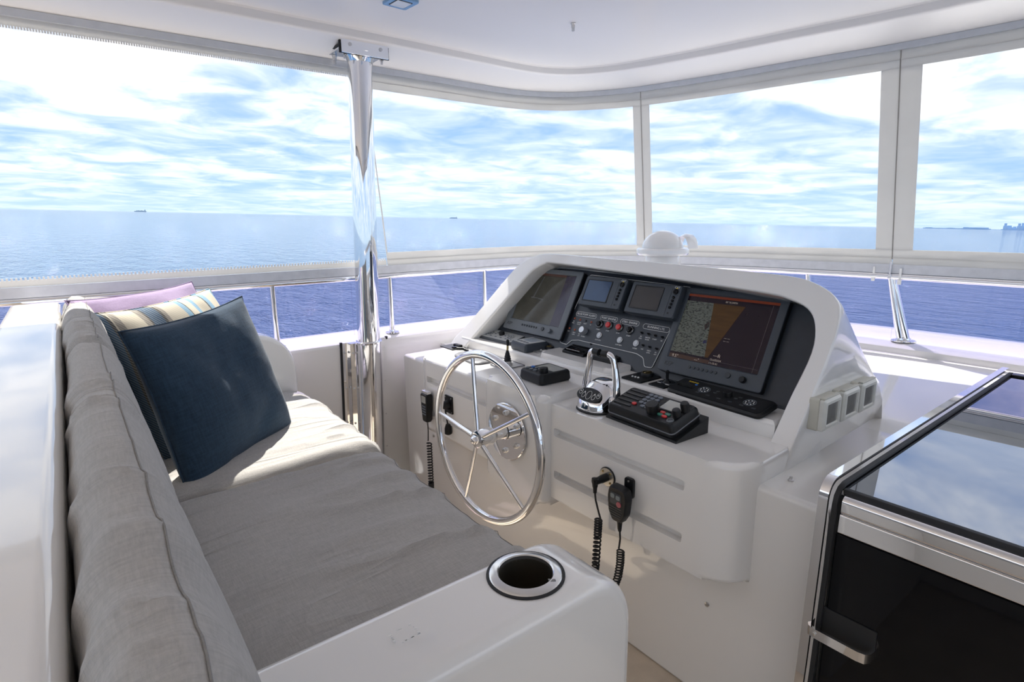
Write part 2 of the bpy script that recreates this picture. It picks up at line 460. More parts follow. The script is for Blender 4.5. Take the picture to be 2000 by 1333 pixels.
# ceiling fittings
t = thing('ceiling_nozzle', 'small grey metal nozzle hanging from the white ceiling', 'nozzle', MX.Translation((1.55, 1.615, 1.834)))
bm = B(); lathe(bm, [(.009, 0), (.009, -.004), (.007, -.006), (.007, -.016)], 16); link('nut', bm, STEEL, t)
bm = B(); lathe(bm, [(.0055, -.016), (.0055, -.026), (.004, -.028)], 16); link('tip', bm, STEEL, t)
t = thing('ceiling_light', 'square blue-edged ceiling light at the top edge of the photo', 'light', MX.Translation((.955, 1.785, 1.834)) @ MX.Rotation(radians(4), 4, 'Z'))
bm = B(); prism(bm, rrect(.085, .085, .004), -.008, 0, .002); link('rim', bm, mat('light_rim_blue', (.25, .42, .62), .3, .4), t)
bm = B(); prism(bm, rrect(.05, .05, .003), -.010, -.006, .001); link('lens', bm, mat('light_lens', (.7, .72, .74), .2), t)
bm = B(); prism(bm, rrect(.056, .056, .003), -.0085, -.006, .0005); link('gasket', bm, RUB, t)

# ------------------------------------------------------------------ coaming walls
def coaming(name, s0, s1, label, wid):
    P = dense(R0, s0, s1, 10); N = normals(P); R = []
    for i, (p, n) in enumerate(zip(P, N)):
        w = wid(s0 + (s1 - s0) * i / (len(P) - 1))
        pr = [(.045, -.3), (.045, .642), (.041, .655), (.030, .662), (0, .668), (-w * .5, .682), (-w + .03, .684), (-w, .672), (-w - .04, .60), (-w - .10, -.8)]
        R.append([V((p.x + n.x * a, p.y + n.y * a, z)) for a, z in pr])
    bm = B(); rings(bm, R, True, True)
    return tag(link(name, bm, GEL), label, kind='structure')
wport = lambda s: .12 if s < 4 else .12 + .15 * min(1, (s - 4) / 4)
coaming('wall_port', 0, 6, 'white moulded port coaming wall', wport)
coaming('wall_front', 6, SMAX - 6, 'white moulded front coaming with a wide ledge', lambda s: wport(min(s, SMAX - s)))
coaming('wall_starboard', SMAX - 6, SMAX, 'unseen white starboard coaming wall, added for its effect on the light', lambda s: wport(SMAX - s))  # out of view, put in for its effect on the light
bm = bx(-3.2, 2.3, -2.0, 2.2, -.06, 0); tag(link('floor', bm, DECK), 'beige non-skid deck', kind='structure')
bm = B()  # unseen lower deck, added so that sunlight bounces up to the ceiling
prism(bm, fillet([(-4.5, -3.2), (3.2, -3.2), (7.5, -1.8), (9.5, .1), (7.5, 2.0), (3.2, 3.4), (-4.5, 3.4)], [0, 3, 1.5, .6, 1.5, 3, 0], 8), -5.9, -1.75, .05)
tag(link('floor_bounce_deck', bm, GEL), 'unseen white main deck and bow below the flybridge, added to bounce sunlight up', kind='structure')
# foredeck between console and coaming
poly = [(1.3, 2.24), (1.74, 2.2), (1.98, 2.12), (2.12, 1.97), (2.24, 1.8), (2.37, 1.48), (2.44, 1.08), (2.45, .4), (2.45, -1.2), (2.15, -1.2), (2.15, .41), (1.60, .41), (1.60, 2.13), (1.3, 2.13)]
bm = B(); prism(bm, poly, .0, .6)
for v in bm.verts:
    if v.co.z > .5: v.co.z += .034 * max(0, min(1, (v.co.x - 1.75) / .6))
tag(link('floor_foredeck', bm, GEL), 'glossy white raised deck ahead of the helm console', kind='structure')

# ------------------------------------------------------------------ canvas and clear vinyl enclosure
ZB, ZT = .962, 1.742
def surf(s, z):
    f = (z - .92) / (1.75 - .92); a = cr(R0, s); b = cr(T0, s); p = a.lerp(b, f); return V((p.x, p.y, z))
def patch(l0, l1, z0, z1, step=.03):
    n = max(2, int((l1 - l0) / step)); S = [l2s(l0 + (l1 - l0) * k / n) for k in range(n + 1)]
    return S
def cpatch(l0, l1, z0, z1, th, off=0, waves=0, nz=6):
    S = patch(l0, l1, z0, z1); bm = B(); rows = []
    for k in range(nz + 1):
        z = z0 + (z1 - z0) * k / nz; row = []
        P = [surf(s, z) for s in S]; N = normals([V((p.x, p.y)) for p in P])
        for i, (p, n) in enumerate(zip(P, N)):
            w = off + (waves * (NZ.noise(V((p.x * 9, p.y * 9, z * 30)))) if waves else 0)
            row.append(p + V((n.x, n.y, 0)) * w)
        rows.append((row, N))
    inn = [r for r, _ in rows]
    vi = [[bm.verts.new(p) for p in r] for r in inn]
    vo = [[bm.verts.new(p - V((n.x, n.y, 0)) * th) for p, n in zip(r, N)] for r, N in rows] if th else None
    for vv in ([vi, vo] if th else [vi]):
        for a, b in zip(vv[:-1], vv[1:]):
            for i in range(len(a) - 1): bm.faces.new((a[i], a[i + 1], b[i + 1], b[i]))
    if th:
        for i in range(len(S) - 1):
            bm.faces.new((vi[0][i], vo[0][i], vo[0][i + 1], vi[0][i + 1])); bm.faces.new((vi[-1][i], vi[-1][i + 1], vo[-1][i + 1], vo[-1][i]))
        for k in range(nz):
            bm.faces.new((vi[k][0], vi[k + 1][0], vo[k + 1][0], vo[k][0])); bm.faces.new((vi[k][-1], vo[k][-1], vo[k + 1][-1], vi[k + 1][-1]))
    return bm
lp, lm1, lm2 = s2l(2.15), s2l(7.0), s2l(10.0)
lend = s2l(13.4)
def panel(idx, l0, l1, hemL, hemR, label):
    t = thing('window_%d' % idx, label, None, kind='structure')
    zb, zt = 1.018, 1.674
    link('top_border', cpatch(l0, l1, zt, ZT, .004, 0, .004), CANVAS, t)
    link('bottom_border', cpatch(l0, l1, ZB, zb, .004, 0, .004), CANVAS, t)
    link('top_welt', cpatch(l0, l1, zt + .028, zt + .032, .003, .005, .004, 1), CANVAS, t)
    link('bottom_welt', cpatch(l0, l1, zb - .032, zb - .028, .003, .005, .004, 1), CANVAS, t)
    if hemL: link('side_hem', cpatch(l0, l0 + hemL, zb, zt, .004, .001, .002, 12), CANVAS, t)
    if hemR: link('side_hem', cpatch(l1 - hemR, l1, zb, zt, .004, .001, .002, 12), CANVAS, t)
    link('clear_pane', cpatch(l0 + hemL, l1 - hemR, zb, zt, 0, -.001, 0, 8), VINYL, t)
    return t
w1 = panel(1, lp, lm1 - .002, .004, .037, 'clear vinyl enclosure panel curving around the port corner beside the chrome pole')
w2 = panel(2, lm1 + .002, lm2 - .002, .037, .056, 'clear vinyl enclosure panel between the two white canvas mullions')
w3 = panel(3, lm2 + .002, lend, .064, .05, 'clear vinyl enclosure panel at the right of the photo')
# zips between the panels
for wn, l in ((w1, lm1), (w3, lm2)):
    link('zip', cpatch(l - .0022, l + .0022, ZB + .02, ZT, .003, .0, 0, 14), mat('zip_tape', (.34, .32, .29), .7), wn)
# zip pulls hanging under the right mullion
pb = surf(10, .955)
for dy, dz, tall in ((.055, -.035, .04), (.0, .0, .05), (-.035, -.045, .045)):
    bm = B(); box(bm, (pb.x - .012, pb.y + dy, .95 + dz / 2), (.004, .008, tall), .0015); box(bm, (pb.x - .013, pb.y + dy, .95 + dz / 2 - tall / 2 - .006), (.006, .013, .018), .002)
    link('zip_pull', bm, WHT if dy else CHROME, w3)
# open port side: zip strip under the hardtop and above the rail
lp0 = s2l(0.3)
link_t = thing('trim_2', 'white canvas strip with zip teeth under the hardtop on the open port side', None, kind='structure')
link('canvas_strip', cpatch(lp0, lp - .005, 1.715, 1.742, .004, 0, .001, 2), CANVAS, link_t)
link_b = thing('trim_3', 'white canvas strip with zip teeth along the port rail', None, kind='structure')
link('canvas_strip', cpatch(lp0, lp - .005, .965, .985, .004, 0, .001, 2), CANVAS, link_b)
for par, z, sg in ((link_t, 1.711, -1), (link_b, .989, 1)):
    bm = B(); l = s2l(.55)
    while l < lp - .01:
        p = surf(l2s(l), z); box(bm, p, (.005, .004, .008)); l += .009
    tag(link('zip_teeth', bm, WHT, par, smooth=0), kind='stuff')
# grey lower track on the rail
bm = B(); RD = dense(R0, 0.3, SMAX - .3)
strip(p3(RD, .930), p3(RD, .964), .012, bm, -.006)
tag(link('trim_4', bm, mat('rail_track_grey', (.62, .63, .66), .35, .2)), 'pale grey awning track on top of the guard rail', kind='structure')
# wind glass between rail and coaming
for k, (s0, s1, lb) in enumerate(((.3, 2.0, 'tinted wind glass under the port rail aft of the chrome pole'), (2.0, 7.0, 'tinted wind glass under the port rail around the corner'), (7.0, 10.05, 'tinted wind glass under the front rail behind the console'), (10.05, 13.6, 'tinted wind glass under the front rail at the right'))):
    P = offs(dense(R0, s0, s1), -.028); bm = B(); strip(p3(P, .675), p3(P, .922), .004, bm)
    tag(link('window_%d' % (k + 4), bm, GLASS), lb, kind='structure')

# ------------------------------------------------------------------ guard rail
rail = thing('guard_rail', 'polished stainless guard rail with posts on the white coaming', 'railing', MX.Translation((.93, 2.275, .68)))
RI = MX.Translation((-.93, -2.275, -.68))
bm = B(); tube(bm, p3(dense(R0, .3, SMAX - .3, 8), .918), .0125, 14); link('top_rail', bm, CHROME, rail, RI)
def stanchion(top, bot, twin=0):
    bm = B(); cyl(bm, bot, top, .0115, n=16); o = link('post', bm, CHROME, rail, RI)
    bm = B(); lathe(bm, [(.0, 0), (.03, 0), (.03, .003), (.026, .005), (.014, .006), (.013, .012)], 24, MX.Translation(bot)); 
    f = link('base_flange', bm, CHROME, o)
for s in (-.35, .147, .623, 1.098, 1.575):
    ss = min(ST, key=lambda q: abs(cr(R0, q).x - s) if q < 6 else 9)
    p = cr(R0, ss); stanchion((p.x, p.y, .915), (p.x, p.y + .004, .669))
for dx, dy in ((0, 0), (.012, -.020)):
    stanchion((2.466 + dx * .3, .822 + dy * .3, .915), (2.485 + dx, .772 + dy, .672))
stanchion((2.47, -.35, .915), (2.49, -.33, .672)); stanchion((2.44, 1.12, .915), (2.455, 1.10, .672)); stanchion((2.29, 1.72, .915), (2.30, 1.71, .672))

# ------------------------------------------------------------------ chrome support pole
PB, PT = V((.922, 2.185, .06)), V((.984, 2.185, 1.782))
pole = thing('support_pole', 'thick polished chrome pole holding up the hardtop on the port side', 'pole', MX.Translation(PB))
PI_ = MX.Translation(-PB)
ax = lambda z: PB.lerp(PT, (z - PB.z) / (PT.z - PB.z))
bm = B(); tube(bm, [ax(.66), ax(1.2), ax(1.768)], .0455, 40); link('tube', bm, CHROME, pole, PI_)
# lower half-pipe cover with side flanges on the wall
bm = B(); sec = []
for k in range(15):
    a = pi + pi * k / 14; sec.append((.053 * cos(a), .053 * sin(a) * 1.0))
sec = [(-.098, .052), (-.098, .044), (-.078, .044), (-.074, .014), (-.056, .010)] + sec + [(.056, .010), (.070, .036), (.076, .044), (.098, .044), (.098, .052)]
R = [[ax(z) + V((x, y, 0)) for x, y in sec] for z in (.0, .35, .66)]
rings(bm, R, True, True); cover = link('base_cover', bm, CHROME, pole, PI_)
bm = B(); lathe(bm, [(.0455, .655), (.054, .657), (.055, .664), (.052, .668), (.0458, .669)], 40, MX.Translation(V((ax(.66).x, ax(.66).y, 0))), False); link('collar', bm, CHROME, pole, PI_)
for sx in (-.101, .101):
    bm = B(); R = [[ax(z) + V((sx * 1 + dx, dy, 0)) for dx, dy in ((-.004, .054), (.004, .054), (.004, .042), (-.004, .042))] for z in (0, .664)]
    rings(bm, R); link('gasket', bm, RUB, pole, PI_)
for z in (.62, .47, .32, .17):
    for sx in (-.088, .088, -.066):
        c = ax(z) + V((sx, .0425 if abs(sx) > .07 else .012, 0)); bm = B()
        lathe(bm, [(.0045, 0), (.0045, .0015), (.002, .003)], 10, MX.Translation(c) @ MX.Rotation(radians(90), 4, 'X')); link('screw', bm, STEEL, cover, MX.Identity(4))
# head bracket
hd = ax(1.76)
bm = B(); box(bm, (hd.x, 2.203, 1.7715), (.185, .145, .010), .003); box(bm, (hd.x, 2.130, 1.776), (.185, .008, .052), .002)
br = link('head_bracket', bm, CHROME, pole, PI_)
bm = B(); box(bm, (hd.x, 2.138, 1.779), (.195, .008, .058), .001); box(bm, (hd.x, 2.205, 1.7785), (.193, .145, .006)); link('gasket', bm, RUB, pole, PI_)
bm = B(); lathe(bm, [(.0458, 1.735), (.05, 1.75), (.058, 1.766), (.06, 1.768)], 40, MX.Translation((hd.x, hd.y, 0)), False); link('weld_flare', bm, CHROME, pole, PI_)
for sx in (-.06, .06):
    bm = B(); lathe(bm, [(.007, 0), (.007, .001), (.0065, .003), (.003, .0032)], 14, MX.Translation((hd.x + sx, 2.126, 1.78)) @ MX.Rotation(radians(90), 4, 'X')); link('screw', bm, STEEL, br)
    for yy in (2.15, 2.245):
        bm = B(); lathe(bm, [(.010, 1.766), (.010, 1.760), (.008, 1.759), (.008, 1.748), (.005, 1.747), (.005, 1.735)], 8, MX.Translation((hd.x + sx * 1.22, yy, 0))); link('bolt', bm, STEEL, br)

# ------------------------------------------------------------------ helm bench
bench = thing('helm_bench', 'white moulded helm bench shell with glossy back shelf and armrests', 'bench', MX.Translation((.25, 1.35, 0)))
BI = MX.Translation((-.25, -1.35, 0))
link('back_shelf', bx(-.150, -.030, .15, 2.2, 0, .925, .016, 4), GEL, bench, BI)
link('seat_base', bx(-.04, .56, .52, 2.19, 0, .425, .02, 3), GEL, bench, BI)
def arm(y0, y1, xf, zt, rad, r, zt0=None):
    zt0 = zt0 or zt
    def prof(e):
        P = [(-.06, 0.0), (xf - e, 0.0)]
        R_ = rad - e; cx, cz = xf - e - R_, zt - e - R_
        for k in range(15):
            a = radians(90 * k / 14); P.append((cx + R_ * cos(a), cz + R_ * sin(a)))
        P += [(.2, (zt + zt0) / 2 - e), (-.06, zt0 - e)]
        return P
    L = []
    for k in range(7):
        a = radians(90 * k / 6); L.append((y0 + r - r * sin(a), r - r * cos(a)))
    L = [(y, e) for y, e in L][::-1]
    Rm = [(y1 - (y - y0), e) for y, e in L][::-1]
    bm = B(); rings(bm, [[V((x, y, z)) for x, z in prof(e)] for y, e in L + Rm]); return bm
near = link('armrest', arm(.483, .625, .602, .655, .10, .022, .660), GEL, bench, BI)
far = link('armrest', arm(2.12, 2.215, .625, .758, .14, .016), GEL, bench, BI)
CUPX, CUPY, CUPZ = .453, .560, .652
cz = CUPZ
bm = B(); cyl(bm, (CUPX, CUPY, .53), (CUPX, CUPY, .75), .0415, n=40)
bmesh.ops.translate(bm, verts=bm.verts, vec=(-.25, -1.35, 0))
near_w = near
bpy.context.view_layer.update()
bmesh.ops.translate(bm, verts=bm.verts, vec=(.25, 1.35, 0))
# cut the cup well: cutter shares the parent frame of the armrest
for v in bm.verts: v.co = v.co + V((-.25, -1.35, 0))
boolean(near, [bm])
cup = B(); lathe(cup, [(.0405, .659), (.0385, .655), (.0385, .56), (.036, .556), (0.001, .556)], 40, MX.Translation((CUPX, CUPY, 0)), False)
cupo = link('cup_holder', cup, mat('cup_steel_dark', (.30, .27, .22), .22, .9), bench, BI)
bm = B(); lathe(bm, [(.0385, .653), (.0388, .6605), (.0405, .662), (.0500, .6605), (.0525, .658), (.0528, .652)], 48, MX.Translation((CUPX, CUPY, 0)), False); link('rim', bm, mat('satin_steel_rim', (.72, .71, .69), .18, .9), cupo)
bm = B(); lathe(bm, [(.0528, .650), (.0562, .650), (.0562, .6575), (.0528, .6585)], 48, MX.Translation((CUPX, CUPY, 0)), False); link('gasket', bm, RUB, cupo)
bm = B(); prism(bm, [(0, 0), (.004, 0), (.0046, .005), (.006, .010), (-.001, .009)], .6608, .6618); link('mark', bm, mat('engraved_grey', (.2, .2, .2), .5), cupo, MX.Translation((CUPX + .018, CUPY - .044, 0)) @ MX.Rotation(radians(60), 4, 'Z'))
# old tape residue on the armrest
bm = B()
for k in range(26):
    a = random.random(); e = random.choice((0, 1, 2, 3)); q = [(a, 0), (1, a), (a, 1), (0, a)][e]
    box(bm, (.245 + q[0] * .03, .545 + q[1] * .022, .6605), (random.uniform(.001, .005), random.uniform(.0006, .002), .0006), 0)
tag(link('tape_residue', bm, WHT, bench, BI, smooth=0), 'faint white square of tape residue', kind='stuff')

# cushions
def cushion(name, lo, hi, r, deform, step=.013):
    lo, hi = V(lo), V(hi); bm = B(); n = [max(4, int((hi[i] - lo[i]) / step)) for i in range(3)]
    vd = {}
    def vert(i, j, k):
        if (i, j, k) in vd: return vd[i, j, k]
        p = V((lo.x + (hi.x - lo.x) * i / n[0], lo.y + (hi.y - lo.y) * j / n[1], lo.z + (hi.z - lo.z) * k / n[2]))
        q = V([min(max(p[a], lo[a] + r[a]), hi[a] - r[a]) for a in range(3)])
        d = V([(p[a] - q[a]) / r[a] for a in range(3)])
        nn = d.normalized() if d.length > 1e-6 else V((0, 0, 0))
        w = V([q[a] + nn[a] * r[a] for a in range(3)])
        vd[i, j, k] = bm.verts.new(deform(w, nn, lo, hi)); return vd[i, j, k]
    for ax_ in range(3):
        a, b = [q for q in range(3) if q != ax_]
        for side in (0, n[ax_]):
            for i in range(n[a]):
                for j in range(n[b]):
                    qs = []
                    for di, dj in ((0, 0), (1, 0), (1, 1), (0, 1)):
                        x = [0, 0, 0]; x[ax_] = side; x[a] = i + di; x[b] = j + dj; qs.append(vert(*x))
                    try: bm.faces.new(qs)
                    except ValueError: pass
    return bm
def ridge(y, x, f, seed): 
    v = NZ.noise(V((x * 1.3 + seed, y * f, seed * 1.7))); return max(0, 1 - abs(v) * 4.5) ** 1.5
def seat_def(seed, wr):
    def d(p, n, lo, hi):
        u = (p.x - lo.x) / (hi.x - lo.x); v = (p.y - lo.y) / (hi.y - lo.y)
        top = max(0, n.z)
        crown = .016 * (1 - (2 * u - 1) ** 4) * (1 - (2 * v - 1) ** 4)
        w = 0
        if n.z > -.2:
            yy = p.y + .10 * (p.x - .3) + .012 * NZ.noise(V((p.x * 9, p.y * 9, seed)))
            am = .022 * wr * max(0, (u - .1)) * (1 - max(0, u - .9) * 6) 
            w = am * (ridge(yy, p.x, 9, seed) - .25) + .006 * NZ.noise(V((p.x * 5, p.y * 6, seed + 3)))
        q = p + V((0, 0, (crown if n.z > 0 or p.z > hi.z - .03 else 0) * top)) + (n if n.length else V((0, 0, 1))) * w * (1 if n.z > -.1 else 0)
        q.x += .012 * sin(pi * v) * max(0, n.x)
        return q
    return d
def back_def(seed):
    def d(p, n, lo, hi):
        h = (p.z - lo.z) / (hi.z - lo.z); v = (p.y - lo.y) / (hi.y - lo.y)
        u = (p.x - lo.x) / (hi.x - lo.x)
        w = 0
        if n.z > -.3 and n.length:
            yy = p.y + .02 * NZ.noise(V((p.x * 14, p.z * 10, seed)))
            w = .010 * (ridge(yy, p.z * .8 + p.x, 9, seed) - .2) + .005 * NZ.noise(V((p.x * 8, p.y * 5, p.z * 4 + seed)))
        q = p + n * w
        x1 = .108 - .066 * h + .006 * sin(pi * h)
        q.x = lo.x + (q.x - lo.x) / (hi.x - lo.x) * (x1 - lo.x)
        q.x += -.006 * sin(pi * v) * max(0, -n.x)
        return q
    return d
def cush(name, label, lo, hi, r, df, group, seams):
    c = V(((lo[0] + hi[0]) / 2, (lo[1] + hi[1]) / 2, lo[2]))
    t = thing(name, label, 'cushion', MX.Translation(c), group)
    link('cover', cushion(name, lo, hi, r, df), FAB, t, MX.Translation(-c), smooth=60)
    for pts in seams:
        bm = B(); tube(bm, pts, .0008, 6); link('seam', bm, SEAM, t, MX.Translation(-c))
    return t
sd1, sd2 = seat_def(2.3, 1.0), seat_def(7.1, .8)
def seam_on(df, lo, hi, kind):
    out = []
    lo, hi = V(lo), V(hi)
    if kind == 'front':   # along the front top edge and the side towards the neighbour
        for k in range(60):
            y = lo.y + .03 + (hi.y - lo.y - .06) * k / 59
            nn = V((.707, 0, .707)); out.append(df(V((hi.x - .045 + .0318, y, hi.z - .045 + .0318)), nn, lo, hi) + nn * .0008)
    return out
LO, HI = (.085, .628, .425), (.622, 1.418, .533)
cush('seat_cushion', 'grey fabric seat cushion next to the cup holder armrest', LO, HI, (.045, .03, .045), sd1, 'grey bench cushions', [seam_on(sd1, LO, HI, 'front')])
LO, HI = (.085, 1.424, .425), (.640, 2.118, .533)
cush('seat_cushion', 'grey fabric seat cushion lit by the sun at the far end of the bench', LO, HI, (.045, .03, .045), sd2, 'grey bench cushions', [seam_on(sd2, LO, HI, 'front')])
bd1, bd2 = back_def(1.4), back_def(5.2)
def back_seam(df, lo, hi):
    out = []; lo, hi = V(lo), V(hi)
    for k in range(80):
        y = lo.y + .02 + (hi.y - lo.y - .04) * k / 79; nn = V((.42, 0, .9)).normalized()
        out.append(df(V((hi.x - .06 + .06 * nn.x, y, hi.z - .05 + .05 * nn.z)), nn, lo, hi) + nn * .0006)
    return out
LO, HI = (-.024, .16, .50), (.125, 1.288, .938)
cush('back_cushion', 'long grey fabric back cushion nearest the camera', LO, HI, (.06, .035, .05), bd1, 'grey bench cushions', [back_seam(bd1, LO, HI)])
LO, HI = (-.024, 1.294, .50), (.125, 2.118, .945)
cush('back_cushion', 'shorter grey back cushion at the far sunlit end behind the pillows', LO, HI, (.06, .035, .05), bd2, 'grey bench cushions', [back_seam(bd2, LO, HI)])

# pillows
def pillow(name, label, m, a, b, th, M, seed, group='throw pillows on the bench'):
    bm = B(); n = 34; rows = {}
    for side in (1, -1):
        for i in range(n + 1):
            for j in range(n + 1):
                u, v = -1 + 2 * i / n, -1 + 2 * j / n
                edge = i in (0, n) or j in (0, n)
                if edge and side == -1: rows[side, i, j] = rows[1, i, j]; continue
                pin = 1 - .07 * (1 - v * v) * abs(u) ** 3 ; piv = 1 - .07 * (1 - u * u) * abs(v) ** 3
                x = u * a / 2 * pin; y = v * b / 2 * piv
                z = th / 2 * ((1 - abs(u) ** 2.6) * (1 - abs(v) ** 2.6)) ** .46
                z *= 1 + .10 * NZ.noise(V((u * 1.6, v * 1.6, seed + side)))
                z += .006 * NZ.noise(V((u * 4, v * 4, seed * 2 + side))) * (1 - max(abs(u), abs(v)) ** 6)
                z = z * side + .02 * NZ.noise(V((u * .9, v * .9, seed + 9)))
                rows[side, i, j] = bm.verts.new((x, y, z))
    for side in (1, -1):
        for i in range(n):
            for j in range(n):
                q = [rows[side, i, j], rows[side, i + 1, j], rows[side, i + 1, j + 1], rows[side, i, j + 1]]
                bm.faces.new(q if side == 1 else q[::-1])
    o = link(name, bm, m, None, M, smooth=180)
    tag(o, label, 'pillow', group)
    pts = [rows_edge for rows_edge in []]
    e = []
    for k in range(n): e.append((k, 0))
    for k in range(n): e.append((n, k))
    for k in range(n): e.append((n - k, n))
    for k in range(n): e.append((0, n - k))
    P = []
    for i, j in e:
        u, v = -1 + 2 * i / n, -1 + 2 * j / n
        P.append(V((u * a / 2 * (1 - .07 * (1 - v * v) * abs(u) ** 3), v * b / 2 * (1 - .07 * (1 - u * u) * abs(v) ** 3), .02 * NZ.noise(V((u * .9, v * .9, seed + 9))))))
    bm = B(); tube(bm, P, .0022, 6, True); link('edge_seam', bm, m, o)
    return o
def eul(rx, ry, rz): return MX.Rotation(rz, 4, 'Z') @ MX.Rotation(ry, 4, 'Y') @ MX.Rotation(rx, 4, 'X')
pillow('throw_pillow', 'large plain navy blue pillow in front of the others', NAVY, .43, .43, .125, MX.Translation((.277, 1.655, .716)) @ eul(1.33, -.06, .69), 1.0)
pillow('throw_pillow', 'cream and blue striped pillow behind the navy one', STRIPE, .43, .43, .13, MX.Translation((.247, 1.86, .738)) @ eul(1.20, -.03, .70), 2.0)
pillow('throw_pillow', 'lilac pillow at the back of the pile against the cushion', LILAC, .43, .40, .10, MX.Translation((.205, 1.975, .775)) @ eul(1.15, -.01, .66), 3.0)

# ------------------------------------------------------------------ helm console
con = thing('helm_console', 'white moulded helm console with an arched instrument hood', 'console', MX.Translation((1.2, 1.2, 0)))
CI = MX.Translation((-1.2, -1.2, 0))
bm = B(); prism(bm, [(1.072, .41), (1.62, .41), (1.62, 2.13), (1.072, 2.13)], 0, .6, .014, 3); link('base', bm, GEL, con, CI)
bm = B(); prism(bm, fillet([(1.0, .552), (1.35, .552), (1.35, 1.13), (1.0, 1.13)], [.085, 0, 0, .012], 8), .372, .65, .014, 3)
rs = link('shelf_block', bm, GEL, con, CI)
cuts = []
for z in (.572, .446):
    b_ = B(); box(b_, (.995, .893, z), (.05, .425, .024), .005, 2); bmesh.ops.translate(b_, verts=b_.verts, vec=(-1.2, -1.2, 0)); cuts.append(b_)
boolean(rs, cuts)
bm = B(); prism(bm, fillet([(1.0, 1.37), (1.35, 1.37), (1.35, 1.90), (1.0, 1.90)], [0, 0, 0, .09], 8), .372, .65, .014, 3)
ls = link('shelf_block', bm, GEL, con, CI)
cuts = []
for z in (.572, .446):
    b_ = B(); box(b_, (.995, 1.62, z), (.05, .38, .024), .005, 2); bmesh.ops.translate(b_, verts=b_.verts, vec=(-1.2, -1.2, 0)); cuts.append(b_)
boolean(ls, cuts)
bm = B(); prism(bm, fillet([(.968, 1.118), (1.30, 1.118), (1.30, 1.405), (.968, 1.405)], [.03, 0, 0, .03], 6), .345, .672, .022, 4)
cb_ = link('wheel_block', bm, GEL, con, CI)
b_ = B(); box(b_, (1.135, 1.235, .680), (.20, .19, .020), .006, 2); bmesh.ops.translate(b_, verts=b_.verts, vec=(-1.2, -1.2, 0)); boolean(cb_, [b_])
bm = B(); prism(bm, fillet([(1.218, .60), (1.42, .60), (1.42, 1.93), (1.218, 1.93)], [.0, 0, 0, .03], 6), .6, .69, .012, 3); link('upper_shelf', bm, GEL, con, CI)
bm = B(); prism(bm, fillet([(1.232, 1.11), (1.42, 1.11), (1.42, 1.445), (1.232, 1.445)], [.035, 0, 0, .02], 6), .6, .706, .014, 3); link('upper_shelf_bump', bm, GEL, con, CI)
# hood: open arch lofted from the dash out to the rim and back down to the foredeck
OUT = [(1.985, -.16), (1.956, -.061), (1.913, -.009), (1.83, .118), (1.742, .252), (1.70, .293), (1.64, .321), (1.555, .334), (1.30, .330), (1.047, .325), (.85, .319), (.680, .312), (.615, .299), (.562, .270), (.538, .225), (.533, .135), (.541, .02), (.549, -.095), (.552, -.16)]
INN = [(1.90, -.16), (1.842, -.061), (1.806, -.004), (1.715, .135), (1.640, .245), (1.610, .274), (1.575, .292), (1.535, .298), (1.28, .288), (1.027, .277), (.86, .269), (.715, .260), (.665, .252), (.615, .234), (.586, .196), (.574, .13), (.588, .02), (.601, -.097), (.608, -.16)]
def arc(L, per=4):
    return [cr(L, k / per) for k in range((len(L) - 1) * per + 1)]
O_, I_ = arc(OUT), arc(INN)
def ring_w(P, w): return [dpt(p.x, p.y, w) for p in P]
def lerp2(a, b, f): return [p.lerp(q, f) for p, q in zip(a, b)]
cenx, ceny = 1.2, .05
shr = lambda P, d: [p + (V((cenx, ceny)) - p).normalized() * d for p in P]
R = [ring_w(shr(I_, -.03), -.006), ring_w(shr(I_, -.010), .04), ring_w(I_, .080), ring_w(lerp2(I_, O_, .03), .0855), ring_w(lerp2(I_, O_, .09), .088), ring_w(lerp2(I_, O_, .91), .088), ring_w(lerp2(I_, O_, .97), .0855), ring_w(O_, .080), ring_w(O_, .055)]
base = ring_w(O_, .055)
back = []
for p in base:
    h = max(0, (p.z - .6) / .43); back.append(V((1.635, p.y + (.012 if p.y < 1 else -.02), .592 + max(0, h) * .182)))
for f in (.25, .5, .75, .95): R.append([a.lerp(b, f) for a, b in zip(base, back)])
R.append([V((p.x + .022, p.y, .59 + (p.z - .59) * .93)) for p in back])
R.append([V((p.x + .05, p.y, .59 + (p.z - .59) * .6)) for p in back])
R.append([V((p.x + .065, p.y, .588)) for p in back])
bm = B(); rings(bm, R, False, False); link('hood', bm, GEL, con, CI, smooth=42)
# dash plate behind the instruments
bm = B(); pl = [(p.x, p.y) for p in shr(I_, -.025)]
pl = [p for p in pl if p[1] > -.03]; pl = [(pl[0][0], -.03)] + pl + [(pl[-1][0], -.03)]
prism(bm, [(-y, t) for y, t in pl], -.012, 0, 0, 2, DF(0, 0)); dash = link('dash_panel', bm, DASH, con, CI)
for y, t in ((.625, .235), (1.86, .045)):
    bm = B(); lathe(bm, [(.004, 0), (.004, .0012), (.0015, .002)], 10); link('screw', bm, STEEL, dash, DF(y, t))
# rows of screws on the mouldings
for x, y, z, ax_ in ((1.062, 1.905, .30, 'a'), (1.062, .65, .262, 'a')):
    bm = B(); lathe(bm, [(.006, 0), (.006, .002), (.0025, .0035)], 10); link('screw', bm, STEEL, con, CI @ AF(x + .009, y, z))
bm = B(); lathe(bm, [(.006, 0), (.006, .003), (.003, .0045), (.003, .010)], 10); link('screw', bm, STEEL, con, CI @ MX.Translation((1.145, .520, .600)))

